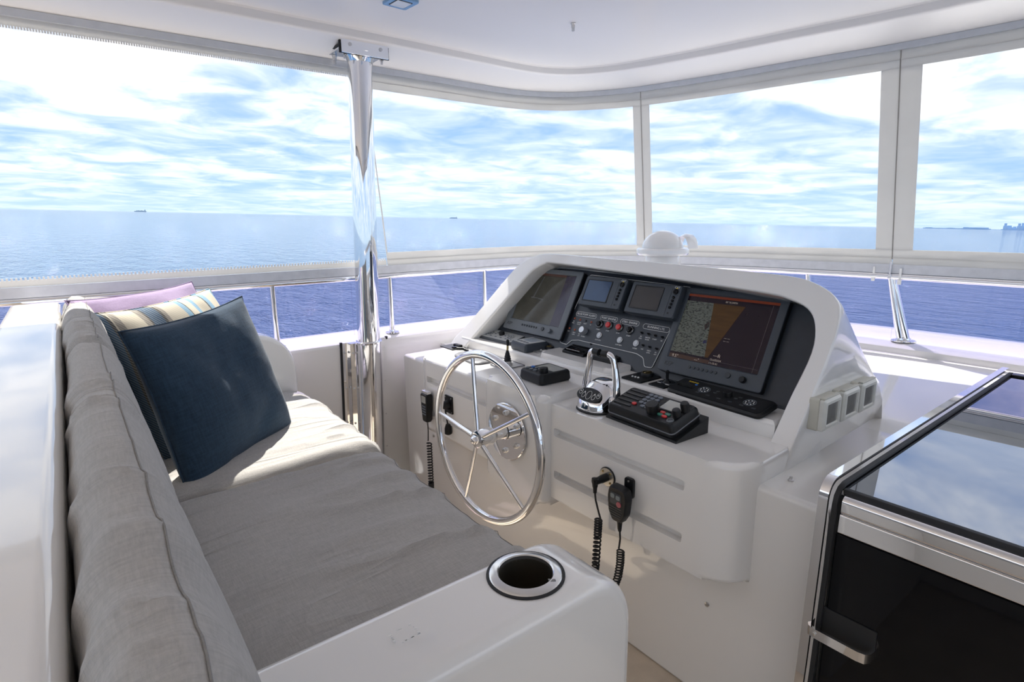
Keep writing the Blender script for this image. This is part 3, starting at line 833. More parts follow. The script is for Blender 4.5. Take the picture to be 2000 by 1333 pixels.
# ------------------------------------------------------------------ instruments on the dash
def knob(bm, x, y, z, r, h, n=20, top=.85): lathe(bm, [(r, z), (r, z + h * .8), (r * top, z + h)], n, MX.Translation((x, y, 0)))
def monitor(y0, y1, t0, t1, bez, label, kind):
    w, h = y1 - y0, t1 - t0; th = .022
    t = thing('chart_plotter', label, 'monitor', DF((y0 + y1) / 2, (t0 + t1) / 2), 'chart plotters on the dash')
    sw, sh = .276, .200; scy = .014
    bm = B(); prism(bm, rrect(w, h, .008), 0, th - .0075, 0); link('case', bm, BLK, t)
    # bezel frame with opening
    bm = B(); o = rrect(w, h, .008); i = rrect(sw, sh, .003, 5, 0, scy)
    ii = rrect(sw - .006, sh - .006, .002, 5, 0, scy); oo = rrect(w - .006, h - .006, .007)
    R = [[V((p[0], p[1], z)) for p in P] for P, z in ((o, th - .006), (o, th - .002), (oo, th), (i, th), (ii, th - .004))]
    rings(bm, R, True, False); link('bezel', bm, bez, t)
    sc = B(); prism(sc, rrect(sw, sh, .002, 3, 0, scy), th - .0065, th - .0045)
    s = link('screen', sc, mat('screen_dark_' + kind, (.012, .006, .010) if kind == 'r' else (.03, .028, .024), .07, spec=.3, emit=(.05, .02, .035) if kind == 'r' else (.09, .085, .07), estr=.03), t)
    z = th - .0044
    def area(nm, pts, m, lift=0): 
        b_ = B(); prism(b_, [(x * sw / 2, y * sh / 2 + scy) for x, y in pts], z + lift, z + lift + .0003); return link(nm, b_, m, s, smooth=0)
    if kind == 'r':
        m = bpy.data.materials.get('chart_land')
        area('status_bar', [(-1, .90), (1, .90), (1, 1), (-1, 1)], mat('bar_orange', (.14, .028, .012), .15, emit=(.45, .07, .02), estr=.06))
        area('chart_area', [(-1, -.80), (-.17, -.80), (-.36, .76), (-1, .76)], CHART)
        area('radar_wedge', [(-.17, -.80), (-.10, -.80), (.33, .76), (-.36, .76)], mat('wedge_amber', (.050, .025, .007), .15, spec=.3, var=.3, vscale=60, emit=(.30, .13, .02), estr=.04, aniso=(.2, 1, 1)))
        area('data_bar', [(-1, -1), (-.05, -1), (-.05, -.86), (-1, -.86)], mat('bar_brown', (.05, .02, .01), .15, emit=(.09, .035, .015), estr=.05))
        area('chart_symbol', [(-.40, .10), (-.33, .22), (-.28, .08), (-.36, -.04)], mat('symbol_dark', (.06, .015, .02), .3))
        area('boat_mark', [(-.31, -.42), (-.24, -.42), (-.24, -.33), (-.31, -.33)], mat('symbol_blue', (.02, .02, .12), .3))
        area('range_line', [(.86, -1), (.866, -1), (.866, .88), (.86, .88)], mat('line_dim', (.12, .10, .10), .3))
        area('range_line', [(-.05, -.86), (.95, -.86), (.95, -.855), (-.05, -.855)], mat('line_dim', (.12, .10, .10), .3))
        dim = mat('text_dim', (.45, .38, .32), .4, emit=(.6, .5, .4), estr=.08)
        for st, x, y, sz in (('9.5\u00b0', -.83, -.925, .013), ('---ft', .08, -.70, .014), ('---\u00b0', -.32, -.92, .011), ('Oct/03/24', .08, -.83, .008), ('11:15:41', .05, -.93, .008), ("80\u00b010.240'N", .02, .83, .007), ('--- ---', .17, -.18, .008), ('--- ---', .17, -.26, .008)):
            lettering(s, st, sz, x * sw / 2, y * sh / 2 + scy, z + .0008, dim)
    else:
        area('chart_area', [(-1, -.98), (.62, -.98), (.62, .86), (-1, .86)], mat('chart_olive', (.042, .040, .031), .09, var=.18, vscale=45, emit=(.10, .095, .07), estr=.06))
        area('sidebar', [(.62, -.98), (.99, -.98), (.99, .95), (.62, .95)], mat('sidebar_dark', (.020, .015, .032), .09, var=.3, vscale=25, emit=(.06, .035, .07), estr=.05))
        area('status_bar', [(-1, .88), (.6, .88), (.6, .97), (-1, .97)], mat('bar_red_dim', (.08, .035, .025), .1, emit=(.1, .04, .03), estr=.05))
        area('channel_line', [(-.42, -.02), (-.37, -.02), (-.22, .84), (-.26, .84)], mat('line_grey', (.20, .20, .20), .2))
        area('channel_line', [(-.48, -.06), (.02, -.08), (.02, -.03), (-.48, -.01)], mat('line_grey', (.20, .20, .20), .2))
    # controls on the lower bezel
    dk = mat('bezel_button', (.03, .035, .042), .4) 
    yb = -h / 2 + .026
    for k in range(7):
        bm = B(); knob(bm, 0, 0, 0, .0040, .0025, 14); link('button', bm, dk, t, MX.Translation((-.055 + k * .0135, yb, th)))
    bm = B(); knob(bm, 0, 0, 0, .0075, .004); link('knob', bm, dk, t, MX.Translation((.062, yb, th)))
    bm = B(); knob(bm, 0, 0, 0, .0085, .011); link('knob', bm, BLK if kind == 'r' else GREYB, t, MX.Translation((.106, yb - .003, th)))
    lettering(t, 'KEP', .017, -w / 2 + .032, yb - .003, th + .0003, mat('logo_dark', (.012, .014, .02), .3), shear=.25)
    return t
def chart_mat():
    m = bpy.data.materials.new('chart_land'); m.use_nodes = True
    t = m.node_tree; b = t.nodes['Principled BSDF']; q = G(t)
    tc = q.n('ShaderNodeTexCoord'); mp = q.n('ShaderNodeMapping'); q.put(mp.inputs[0], tc.outputs['Object']); mp.inputs['Scale'].default_value = (1, 2.2, 1)
    nz = q.noise(mp.outputs[0], 150, 3, .6)
    c = q.ramp(nz, [(.40, (.012, .014, .011)), (.47, (.075, .082, .066)), (.7, (.095, .104, .086))])
    q.put(b.inputs['Base Color'], c); q.put(b.inputs['Emission Color'], c); b.inputs['Emission Strength'].default_value = .15; b.inputs['Roughness'].default_value = .15
    return m
CHART = chart_mat()
monitor(.690, 1.005, .022, .279, CHAR, 'dark chart plotter monitor on the right of the dash with an orange radar wedge', 'r')
monitor(1.430, 1.758, .040, .297, GREYB, 'grey-bezelled chart plotter monitor on the left of the dash in the sun', 'l')

def engine_display(y0, y1, t0, t1, label, scol, em):
    w, h, th = y1 - y0, t1 - t0, .044
    t = thing('engine_display', label, 'display', DF((y0 + y1) / 2, (t0 + t1) / 2), 'engine displays on the dash')
    bm = B(); R = [[V((p[0], p[1], z)) for p in P] for P, z in ((rrect(w * .86, h * .84, .01), 0), (rrect(w * .96, h * .95, .012), .008), (rrect(w, h, .010), .022), (rrect(w, h, .008), th - .004), (rrect(w - .006, h - .006, .006), th))]
    rings(bm, R); link('case', bm, CHAR, t)
    bm = B(); o = rrect(.110, .077, .003, 4, -.023, .002); i = rrect(.104, .071, .002, 4, -.023, .002)
    rings(bm, [[V((*p, th)) for p in o], [V((*p, th + .0015)) for p in o], [V((*p, th + .0015)) for p in i], [V((*p, th)) for p in i]], True, False); link('screen_frame', bm, BLK, t)
    bm = B(); prism(bm, rrect(.104, .071, .002, 4, -.023, .002), th, th + .0006); link('screen', bm, scol, t)
    x = w / 2 - .018
    bm = B(); rings(bm, [[V((x - .016, -h / 2 + .006, z)) + V(d) for d in ((0, 0, 0), (.0006, 0, 0), (.0006, h - .02, 0), (0, h - .02, 0))] for z in (th, th + .0004)]); link('groove', bm, BLK, t)
    bm = B(); lathe(bm, [(.0085, th), (.0085, th + .003), (.0065, th + .0035), (.005, th + .002), (.001, th + .002)], 24, MX.Translation((x - .001, h / 2 - .022, 0)), False); link('dial', bm, BLKG, t)
    for k in range(4):
        bm = B(); lathe(bm, [(.0045, 0), (.0042, .003), (.002, .0042), (.0004, .0044)], 16); link('button', bm, BLKG, t, MX.Translation((x - .002 - k * .0006, h / 2 - .040 - k * .0105, th)))
    bm = B(); lathe(bm, [(.003, 0), (.003, .0006), (.001, .0006)], 14); link('sensor', bm, BLK, t, MX.Translation((x - .005, -h / 2 + .016, th)))
    lettering(t, 'CAT', .0095, x, h / 2 - .0085, th + .0006)
    bm = B(); prism(bm, [(-.0035, 0), (.0035, 0), (0, .004)], 0, .0003); link('logo_triangle', bm, YEL, t, MX.Translation((x, h / 2 - .0126, th + .0009)))
    return t
SCB = mat('screen_blue_glare', (.018, .045, .105), .10, var=.12, vscale=8, emit=(.04, .10, .22), estr=.05)
SCG = mat('screen_grey_off', (.045, .042, .042), .10, var=.05, vscale=8)
engine_display(1.200, 1.385, .172, .279, 'left engine display with a bluish screen', SCB, .2)
d2 = engine_display(.993, 1.180, .170, .275, 'right engine display with a dull grey screen', SCG, 0)

# switch panel
pn = thing('switch_console', 'dark switch panel with white outline and labelled engine buttons', 'panel', DF(0, 0))
def P2(y, t): return (-y, t)
outl = [(1.446, .036), (1.415, .296), (.995, .286), (1.036, .024), (1.064, .022), (1.078, .048), (1.108, .056), (1.36, .058), (1.392, .052), (1.408, .034)]
of = fillet([P2(*p) for p in outl], [.008, .010, .008, .008, .010, .02, .03, .03, .012, .008], 5)
bm = B(); prism(bm, of, .0, .0022); link('plate', bm, DASH, pn)
bm = B(); tube(bm, [V((p[0], p[1], .0024)) for p in of], .0010, 6, True); link('outline', bm, WHT, pn)
def pill(y0, y1, t, s):
    w = y1 - y0; bm = B(); tube(bm, [V((p[0], p[1], .0024)) for p in rrect(w, .016, .0075, 6)], .0006, 6, True)
    o = link('pill_outline', bm, WHT, pn, MX.Translation((-(y0 + y1) / 2, t, 0)))
    me = text_mesh(s, .0098); wt = max(v.co.x for v in me.vertices) * 2; sc = min(1, (w - .010) / wt)
    l = lettering(o, s, .0098, 0, 0, .0026); l.scale = (sc, 1, 1)
pill(1.318, 1.415, .150, 'BILGE PUMP ALARM'); pill(1.226, 1.300, .150, 'PORT ENGINE'); pill(1.136, 1.211, .149, 'STBD. ENGINE'); pill(1.020, 1.118, .146, 'RUNNING LTS.')
def small(y, t, s, sz=.0062, dy=-.014):
    for k, ln in enumerate(s.split('/n')):
        lettering(pn, ln, sz, -y, t + dy - k * .0065, .0026)
for y, t, s, m in ((1.413, .131, 'E/R/nFWD', LEDR), (1.386, .129, 'MASTER/nROOM', LEDR), (1.358, .129, 'GUEST', LEDK), (1.332, .128, 'VIP', LEDR), (1.421, .093, 'LAZ', LEDR), (1.394, .091, 'CREW/nQTRS', LEDR), (1.368, .090, 'E/R/nAFT', LEDK)):
    bm = B(); lathe(bm, [(.0035, .002), (.0035, .0035), (.002, .0055), (.0003, .006)], 12); link('indicator_lamp', bm, m, pn, MX.Translation((-y, t, 0))); small(y, t, s, .0052, -.0105)
for y, t, s in ((1.113, .123, 'E/R/nFWD'), (1.087, .123, 'MASTER/nROOM'), (1.061, .122, 'GUEST'), (1.035, .121, 'VIP'), (1.093, .085, 'LAZ'), (1.067, .084, 'CREW/nQTRS'), (1.041, .083, 'E/R/nAFT')):
    bm = B(); lathe(bm, [(.0042, .002), (.0042, .004), (.0028, .0045), (.0018, .012), (.0012, .0125)], 12); link('toggle', bm, BLK, pn, MX.Translation((-y, t, 0))); small(y, t, s, .0052, -.0115)
for y, t, s, m in ((1.293, .127, 'START', BLKG), (1.251, .128, 'STOP', RED), (1.206, .127, 'STOP', RED), (1.161, .125, 'START', BLKG)):
    bm = B(); lathe(bm, [(.0145, .002), (.0145, .006), (.012, .009), (.0105, .009), (.0105, .005)], 28, None, False); o = link('button_collar', bm, mat('collar_dark_steel', (.16, .16, .16), .25, .8), pn, MX.Translation((-y, t, 0)))
    bm = B(); lathe(bm, [(.0098, .004), (.0098, .011), (.0085, .0135), (.001, .014)], 24); link('button', bm, m, o)
    small(y, t, s, .0058, -.0195)
for y, t, s in ((1.277, .089, 'LOW RPM'), (1.187, .087, 'LOW RPM'), (1.121, .087, 'HORN')):
    bm = B(); lathe(bm, [(.0105, .002), (.0105, .005), (.0092, .0062)], 24); o = link('button_collar', bm, SILK, pn, MX.Translation((-y, t, 0)))
    bm = B(); lathe(bm, [(.0075, .006), (.0075, .0075), (.0066, .0082), (.0045, .0078), (.001, .0078)], 22); link('button', bm, mat('pale_button', (.5, .52, .54), .35, .4), o)
    small(y, t, s, .0058, -.0165)
bm = B(); lathe(bm, [(.0125, .002), (.0125, .008), (.0118, .020), (.0105, .022)], 26); link('alarm_knob', bm, SILK, pn, MX.Translation((-1.347, .093, 0))); small(1.347, .093, 'ALARM', .0058, -.0195)

# ------------------------------------------------------------------ devices on the shelves
# long keypads
def keypad(cx, cy, w, d, z, rot, face, label, light):
    t = thing('control_keypad', label, 'keypad', SF(cx, cy, z, rot) @ MX.Rotation(radians(12), 4, 'X') @ MX.Translation((0, 0, .004)))
    bm = B(); R = [[V((*p, q)) for p in P] for P, q in ((rrect(w * .97, d * .92, .012), 0), (rrect(w, d, .014), .003), (rrect(w, d, .014), .009), (rrect(w - .008, d - .008, .012), .014))]
    rings(bm, R); link('case', bm, BLK if not light else mat('keypad_edge_dark', (.05, .055, .06), .4), t)
    bm = B(); prism(bm, rrect(w - .016, d - .014, .008), .0135, .0146, .0004); link('face_plate', bm, face, t)
    z1 = .0146; km = GREYK if light else mat('keypad_key', (.05, .055, .06), .35)
    def dot(x, y, r, m, h=.0015): 
        bm = B(); lathe(bm, [(r, 0), (r, h), (r * .8, h * 1.3)], 18); return link('key', bm, m, t, MX.Translation((x, y, z1)))
    for ox in (-w * .16, w * .31):
        bm = B(); lathe(bm, [(.0155, 0), (.0155, .0012), (.0145, .0012), (.0145, 0)], 28, None, False); o = link('cursor_ring', bm, GREYK, t, MX.Translation((ox, .002, z1)))
        for k in range(8):
            a = 2 * pi * k / 8; bm = B(); lathe(bm, [(.0018, 0), (.0018, .001)], 8); link('dot', bm, WHT if not light else GREYK, o, MX.Translation((.010 * cos(a), .010 * sin(a), 0)))
        bm = B(); lathe(bm, [(.004, 0), (.004, .0012)], 14); link('dot', bm, GREYK, o)
    bm = B(); lathe(bm, [(.0115, 0), (.0115, .010), (.0105, .0125), (.006, .013)], 24); link('knob', bm, BLK, t, MX.Translation((w * .085, .006, z1)))
    for k in range(6):
        bm = B(); prism(bm, rrect(.011, .005, .0024), 0, .0012, .0003); link('key', bm, km, t, MX.Translation((-w * .18 + k * w * .115, -.019, z1)))
    for x, y in ((-.01, .012), (-.012, .002), (.055, .012), (.048, .002)):
        bm = B(); prism(bm, rrect(.009, .0055, .002), 0, .0012, .0003); link('key', bm, km, t, MX.Translation((x, y, z1)))
    bm = B(); prism(bm, rrect(.050, .012, .003), 0, .0012, .0003); link('card_slot', bm, BLKG if not light else mat('slot_blue_grey', (.12, .22, .30), .3), t, MX.Translation((-w * .355, -.004, z1)))
    dot(-w * .285, .015, .0035, BLUEB if not light else BLK); dot(-w * .36, .016, .0022, BLK)
    return t
k1 = keypad(1.262, .770, .280, .082, .69, radians(-4), BLK, 'long black control keypad below the right monitor', False)
lettering(k1, 'FURUNO', .0075, -.095, .024, .0150, YEL)
keypad(1.300, 1.765, .265, .085, .69, radians(2), PAD, 'long silver-faced control keypad below the left monitor', True)
# gauge box
t = thing('instrument_box', 'square grey instrument with sun glare painted as a pale face, beside the silver keypad', 'instrument', SF(1.278, 1.545, .69, radians(-6)))
bm = B(); R = [[V((*p, q)) for p in P] for P, q in ((rrect(.098, .098, .008), 0), (rrect(.102, .102, .01), .006), (rrect(.100, .100, .009), .024), (rrect(.092, .092, .007), .030))]; rings(bm, R); link('case', bm, CHAR, t)
bm = B(); prism(bm, rrect(.086, .086, .005), .030, .0312, .0004); f = link('face_plate', bm, PAD, t)  # pale silver stands for sun glare, put into the face colour
bm = B(); prism(bm, rrect(.056, .046, .003, 4, 0, .012), .0312, .0318); link('display', bm, mat('lcd_pale_blue', (.42, .47, .52), .12), f)
for k in range(4):
    bm = B(); prism(bm, rrect(.014, .007, .003), 0, .0014, .0004); link('key', bm, GREYK, t, MX.Translation((-.028 + k * .0185, -.028, .0312)))
# rotary plates
def rotary(cx, cy, w, d, rot, label, plate):
    t = thing('rotary_switch_plate', label, 'switch', SF(cx, cy, .69, rot))
    bm = slab(w, d, .005, .006, .002); link('plate', bm, plate, t)
    bm = B(); lathe(bm, [(.019, .005), (.019, .010), (.0175, .014), (.014, .0145), (.0135, .012), (.001, .012)], 30, MX.Translation((.004, .018, 0)), False); k = link('dial', bm, BLK, t)
    bm = B(); lathe(bm, [(.014, .0146), (.0155, .0150), (.0155, .0158), (.0135, .0158)], 30, MX.Translation((.004, .018, 0)), False); link('dial_ring', bm, BRASS, k)
    bm = B(); box(bm, (.004, .018, .0145), (.006, .024, .006), .0015); link('dial_grip', bm, BRASS, k)
    for j in range(3):
        bm = B(); lathe(bm, [(.0032, .005), (.0032, .0075), (.001, .0085)], 12); link('push_button', bm, WHT, t, MX.Translation((-.015 + j * .010, -.024 + j * .001, 0)))
    return t
rotary(1.305, 1.490, .068, .100, radians(-4), 'small silver plate with a rotary dial beside the square instrument', mat('plate_silver', (.45, .45, .44), .3, .6))
rotary(1.283, 1.035, .076, .100, radians(-2), 'black plate with a rotary dial and three white buttons', BLK)
# joystick plate
t = thing('thruster_joystick', 'small black thruster joystick plate next to the long black keypad', 'joystick', SF(1.283, .950, .69, radians(-3)))
link('plate', slab(.056, .086, .004, .003, .001), BLK, t)
bm = B(); lathe(bm, [(.021, .004), (.021, .0045), (.0195, .0045), (.0195, .004)], 28, None, False); link('scale_ring', bm, GREYK, t, MX.Translation((0, .012, 0)))
bm = B(); lathe(bm, [(.012, .004), (.0095, .008), (.0055, .011), (.0042, .014), (.0042, .030), (.0055, .032), (.0055, .038), (.003, .040)], 20); link('stick', bm, BLK, t, MX.Translation((0, .004, 0)))
for sx in (-1, 1):
    bm = B(); prism(bm, rrect(.014, .003, .0012), .004, .0045); link('mark', bm, WHT, t, MX.Translation((sx * .014, -.012, 0)))
# alarm panel pod in the middle
t = thing('windlass_pod', 'black sloping switch pod with a red lamp under the switch panel', 'switch', SF(1.335, 1.330, .706, 0))
bm = B(); prism(bm, fillet([(-.050, 0), (.055, 0), (.055, .030), (.040, .030), (-.050, .008)], [0, 0, 0, .006, .003], 4), -.05, .05, .002, 2, frame((0, 0, 0), (0, 1, 0), (0, 0, 1), (1, 0, 0))); link('case', bm, BLKG, t)
Ms = MX.Translation((0, -.004, .020)) @ MX.Rotation(radians(14), 4, 'X')
bm = B(); lathe(bm, [(.009, 0), (.009, .010), (.007, .013)], 20); link('knob', bm, BLK, t, Ms @ MX.Translation((.028, .022, 0)))
for x, m in ((-.012, LEDR), (.006, LEDK)):
    bm = B(); lathe(bm, [(.003, 0), (.003, .002), (.001, .0035)], 12); link('indicator_lamp', bm, m, t, Ms @ MX.Translation((x, .020, 0)))
for k in range(5):
    bm = B(); prism(bm, rrect(.012, .002, .0008), 0, .0005); link('mark', bm, WHT, t, Ms @ MX.Translation((-.038 + k * .013, -.034, .0008)))
t = thing('switch_box', 'flat black box behind the throttle levers', 'switch', SF(1.345, 1.215, .706, radians(0)))
bm = B(); R = [[V((*p, q)) for p in P] for P, q in ((rrect(.105, .115, .004), 0), (rrect(.105, .115, .004), .012), (rrect(.099, .109, .003), .015))]; rings(bm, R); link('case', bm, BLK, t)
bm = B(); prism(bm, rrect(.082, .088, .004), .015, .0158); link('lid', bm, mat('lid_black_satin', (.025, .026, .03), .3), t)
bm = B(); prism(bm, rrect(.020, .005, .002), .0158, .0185, .0008); link('latch', bm, GREYB, t, MX.Translation((.024, -.012, 0)))
# autopilot control
t = thing('autopilot_control', 'black autopilot control head with round buttons and a knob behind the wheel', 'instrument', SF(1.105, 1.262, .672, radians(-4)))
bm = B(); R = [[V((*p, q)) for p in P] for P, q in ((rrect(.108, .112, .010), 0), (rrect(.114, .118, .012), .006), (rrect(.110, .114, .011), .026), (rrect(.102, .106, .009), .031))]; rings(bm, R); link('case', bm, BLK, t)
bm = B(); prism(bm, rrect(.082, .050, .004, 4, .002, .022), .031, .0318, .0003); d = link('display', bm, LCD, t)
bm = B(); lathe(bm, [(.0135, .031), (.0135, .042), (.0120, .045), (.004, .0455)], 28); link('knob', bm, BLK, t, MX.Translation((.027, -.026, 0)))
for r_ in range(2):
    for c_ in range(3):
        bm = B(); lathe(bm, [(.0070, .031), (.0070, .0335), (.0055, .0350), (.001, .0353)], 20); link('button', bm, BLUEB if (r_, c_) == (0, 0) else GREYB, t, MX.Translation((-.038 + c_ * .0185, -.017 - r_ * .020, 0)))
# flush plate and flip lever at the left
t = thing('flush_switch_plate', 'black plate with a small black switch at the left end of the console shelf', 'switch', SF(1.185, 1.905, .65, radians(0)))
link('plate', slab(.095, .080, .004, .003, .001), BLK, t)
bm = B(); box(bm, (.012, .008, .008), (.045, .018, .010), .003); box(bm, (.030, -.014, .007), (.016, .028, .006), .002); link('switch', bm, BLKG, t)
t = thing('trim_tab_control', 'rounded dark control pad mostly hidden behind the wheel rim', 'switch', SF(1.130, 1.690, .65, radians(-6)))
bm = B(); R = [[V((*p, q)) for p in P] for P, q in ((rrect(.185, .085, .030, 8), 0), (rrect(.185, .085, .030, 8), .006), (rrect(.168, .068, .026, 8), .012))]; rings(bm, R); link('case', bm, mat('pad_grey', (.16, .16, .165), .4), t)
bm = B(); prism(bm, rrect(.12, .040, .018, 8), .012, .0128); link('face_plate', bm, PAD, t)
bm = B(); tube(bm, [(-.08, .02, .012), (-.10, .01, .018), (-.115, -.01, .018)], .006, 10); link('lever', bm, BLK, t)
# jog lever
t = thing('jog_lever', 'upright black jog lever with a rubber boot on a pale plate', 'lever', SF(1.162, 1.525, .65, radians(-3)))
link('plate', slab(.088, .090, .004, .003, .001), mat('plate_pale', (.50, .50, .50), .35, .4), t)
bm = B(); tube(bm, [V((p[0], p[1], .0042)) for p in rrect(.086, .088, .003)], .0016, 6, True); link('plate_edge', bm, mat('edge_dark', (.1, .1, .11), .4), t)
bm = B(); lathe(bm, [(.017, .004), (.017, .010), (.013, .013), (.015, .016), (.011, .020)], 24); link('base', bm, STEEL, t)
bm = B(); lathe(bm, [(.013, .018), (.0115, .024), (.0125, .026), (.010, .032), (.0108, .034), (.008, .041), (.0085, .043), (.006, .050), (.0042, .056)], 20); link('boot', bm, BLK, t)
bm = B(); tube(bm, [(0, 0, .054), (-.001, .002, .066), (-.002, .003, .073)], .0036, 12); link('stem', bm, BRASS, t)
bm = B(); lathe(bm, [(.0038, .072), (.0055, .078), (.006, .086), (.0045, .092), (.002, .094)], 16); link('grip', bm, BLK, t, MX.Translation((-.002, .003, 0)))

# throttle binnacle
t = thing('engine_throttle', 'chrome twin-lever engine throttle with black grips and a keypad', 'throttle', SF(1.075, 1.008, .65, radians(0)))
def oval(w, d, n=36, ex=2.5): 
    P = []
    for k in range(n):
        a = 2 * pi * k / n; c, s = cos(a), sin(a)
        P.append((w / 2 * math.copysign(abs(c) ** (2 / ex), c), d / 2 * math.copysign(abs(s) ** (2 / ex), s)))
    return P
bm = B(); prism(bm, oval(.110, .120), 0, .005, .002); link('gasket', bm, RUB, t)
bm = B(); R = []
for w, d, z, oy, sl in ((.104, .114, .005, 0, 0), (.106, .116, .012, 0, 0), (.100, .108, .028, .002, 0), (.098, .104, .036, .003, .10), (.092, .092, .050, .006, .22), (.080, .070, .064, .010, .28), (.06, .045, .073, .014, .2), (.03, .02, .077, .015, .1)):
    R.append([V((x, y + oy, z + y * sl)) for x, y in oval(w, d)])
rings(bm, R); body = link('binnacle', bm, CHROME, t)
Mp = MX.Translation((0, -.0360, .0425)) @ MX.Rotation(radians(47), 4, 'X')
bm = B(); prism(bm, oval(.086, .040, 32, 2.2), 0, .0045, .0015); kp = link('keypad', bm, BLK, t, Mp)
for x, y, rx, ry in ((-.031, .004, .0055, .0075), (-.017, -.004, .0055, .0075), (0, -.001, .0085, .0125), (.018, -.004, .0055, .0075), (.032, .004, .0055, .0075)):
    bm = B(); tube(bm, [V((x + rx * cos(2 * pi * k / 16), y + ry * sin(2 * pi * k / 16), .0047)) for k in range(16)], .0005, 5, True); link('key_ring', bm, WHT, kp)
for x in (-.031, -.017, .018, .032):
    bm = B(); prism(bm, [(-.0025, 0), (.0025, 0), (0, .004)], .0045, .0052); link('lamp', bm, WHT, kp, MX.Translation((x, .004, 0)))
bm = B(); box(bm, (0, -.055, .020), (.004, .003, .010), .001); link('index_mark', bm, STEEL, t)
for sx in (-1, 1):
    bm = B(); lathe(bm, [(.020, 0), (.021, .006), (.018, .012), (.010, .014), (.003, .0142)], 26, MX.Translation((sx * .047, .005, .028)) @ MX.Rotation(radians(90 * sx), 4, 'Y')); hub = link('lever_hub', bm, CHROME, t)
    pts = [(sx * .054, .005, .028), (sx * .054, .006, .055), (sx * .051, .008, .085), (sx * .046, .008, .115), (sx * .042, .006, .137), (sx * .036, .004, .149), (sx * .026, .003, .153), (sx * .018, .003, .153)]
    P = [cr([V(p) for p in pts], k / 5) if False else None for k in range(1)]
    def cr3(L, s):
        n = len(L); i = min(int(s), n - 2); f = s - i; p = [V(L[min(max(k, 0), n - 1)]) for k in (i - 1, i, i + 1, i + 2)]
        return .5 * ((2 * p[1]) + (p[2] - p[0]) * f + (2 * p[0] - 5 * p[1] + 4 * p[2] - p[3]) * f * f + (3 * p[1] - p[0] - 3 * p[2] + p[3]) * f ** 3)
    Q = [cr3(pts, k / 5) for k in range((len(pts) - 1) * 5 + 1)]
    rr = [.0125 - .0045 * min(1, k / 18) for k in range(len(Q))]
    bm = B(); tube(bm, Q, rr, 16); lv = link('lever', bm, CHROME, t)
    bm = B(); tube(bm, [(sx * .0275, .003, .153), (sx * .025, .003, .153), (sx * .006, .003, .152), (sx * .004, .003, .152)], [.008, .0098, .0098, .007], 18); link('grip', bm, BLK, t)
    bm = B(); lathe(bm, [(.010, 0), (.010, .004), (.006, .006)], 6, MX.Translation((sx * .060, .005, .028)) @ MX.Rotation(radians(90 * sx), 4, 'Y')); link('lever_bolt', bm, BLKG, t)

# VHF radio on a wedge mount
t = thing('marine_radio', 'black marine radio with keypad, big knob and red keys on the console shelf', 'radio', SF(1.082, .833, .65, radians(-3)))
bm = B(); prism(bm, [(-.052, 0), (.062, 0), (.062, .040), (-.052, .006)], -.113, .113, .002, 2, frame((0, 0, 0), (0, 1, 0), (0, 0, 1), (1, 0, 0))); link('wedge_mount', bm, BLK, t)
Mv = MX.Translation((0, -.004, .026)) @ MX.Rotation(radians(17), 4, 'X')
bm = B(); R = [[V((*p, q)) for p in P] for P, q in ((rrect(.205, .098, .008), -.006), (rrect(.210, .104, .010), .008))]; rings(bm, R); link('lower_case', bm, BLK, t, Mv)
bm = B(); prism(bm, rrect(.211, .105, .010), .008, .0105); link('trim_line', bm, mat('trim_grey', (.16, .17, .19), .4), t, Mv)
bm = B(); R = [[V((*p, q)) for p in P] for P, q in ((rrect(.208, .102, .010), .0105), (rrect(.206, .100, .010), .024), (rrect(.196, .090, .008), .031))]; rings(bm, R); link('upper_case', bm, BLK, t, Mv)
Z = .031
for k in range(5):
    bm = B(); box(bm, (0, 0, .0012), (.056, .0045, .0025), .001); link('speaker_slat', bm, mat('slat_black', (.03, .031, .034), .35), t, Mv @ MX.Translation((-.066, -.030 + k * .0155, Z)))
for r_ in range(5):
    for c_ in range(3):
        bm = B(); prism(bm, rrect(.0125, .0085, .003), 0, .003, .001); link('key', bm, RED if (r_, c_) == (4, 0) else GREYK, t, Mv @ MX.Translation((-.026 + c_ * .0145 + (-.012 if (r_, c_) == (4, 0) else 0), .034 - r_ * .0125, Z)))
bm = B(); lathe(bm, [(.0165, 0), (.0165, .018), (.015, .0215), (.006, .022)], 30); link('channel_knob', bm, BLK, t, Mv @ MX.Translation((.026, -.020, Z)))
bm = B(); prism(bm, rrect(.062, .046, .004), 0, .0015, .0006); sc = link('display_frame', bm, BLKG, t, Mv @ MX.Translation((.056, .018, Z)))
bm = B(); prism(bm, rrect(.054, .038, .002), .0015, .0021); link('display', bm, LCD, sc)
for k, (x, y, m) in enumerate(((.046, -.014, RED), (.046, -.024, TEAL), (.062, -.016, TEAL), (.060, -.026, RED))):
    bm = B(); prism(bm, rrect(.0145, .0075, .003), 0, .003, .001); link('key', bm, m, t, Mv @ MX.Translation((x + .004, y, Z)))
for x, y, r_, h in ((.090, .018, .0105, .022), (.086, -.008, .010, .017)):
    bm = B(); lathe(bm, [(r_, 0), (r_, h * .8), (r_ * .85, h), (r_ * .3, h * 1.02)], 24); link('knob', bm, BLK, t, Mv @ MX.Translation((x, y, Z)))
bm = B(); lathe(bm, [(.0085, 0), (.0085, .0015), (.007, .002), (.0055, .002), (.0055, .0005), (.001, .0005)], 24, None, False); link('call_button', bm, GREYB, t, Mv @ MX.Translation((.086, -.032, Z)))
bm = B(); prism(bm, rrect(.028, .0012, .0005), 0, .0004); link('mark', bm, GREYK, t, Mv @ MX.Translation((-.075, -.0395, Z)))

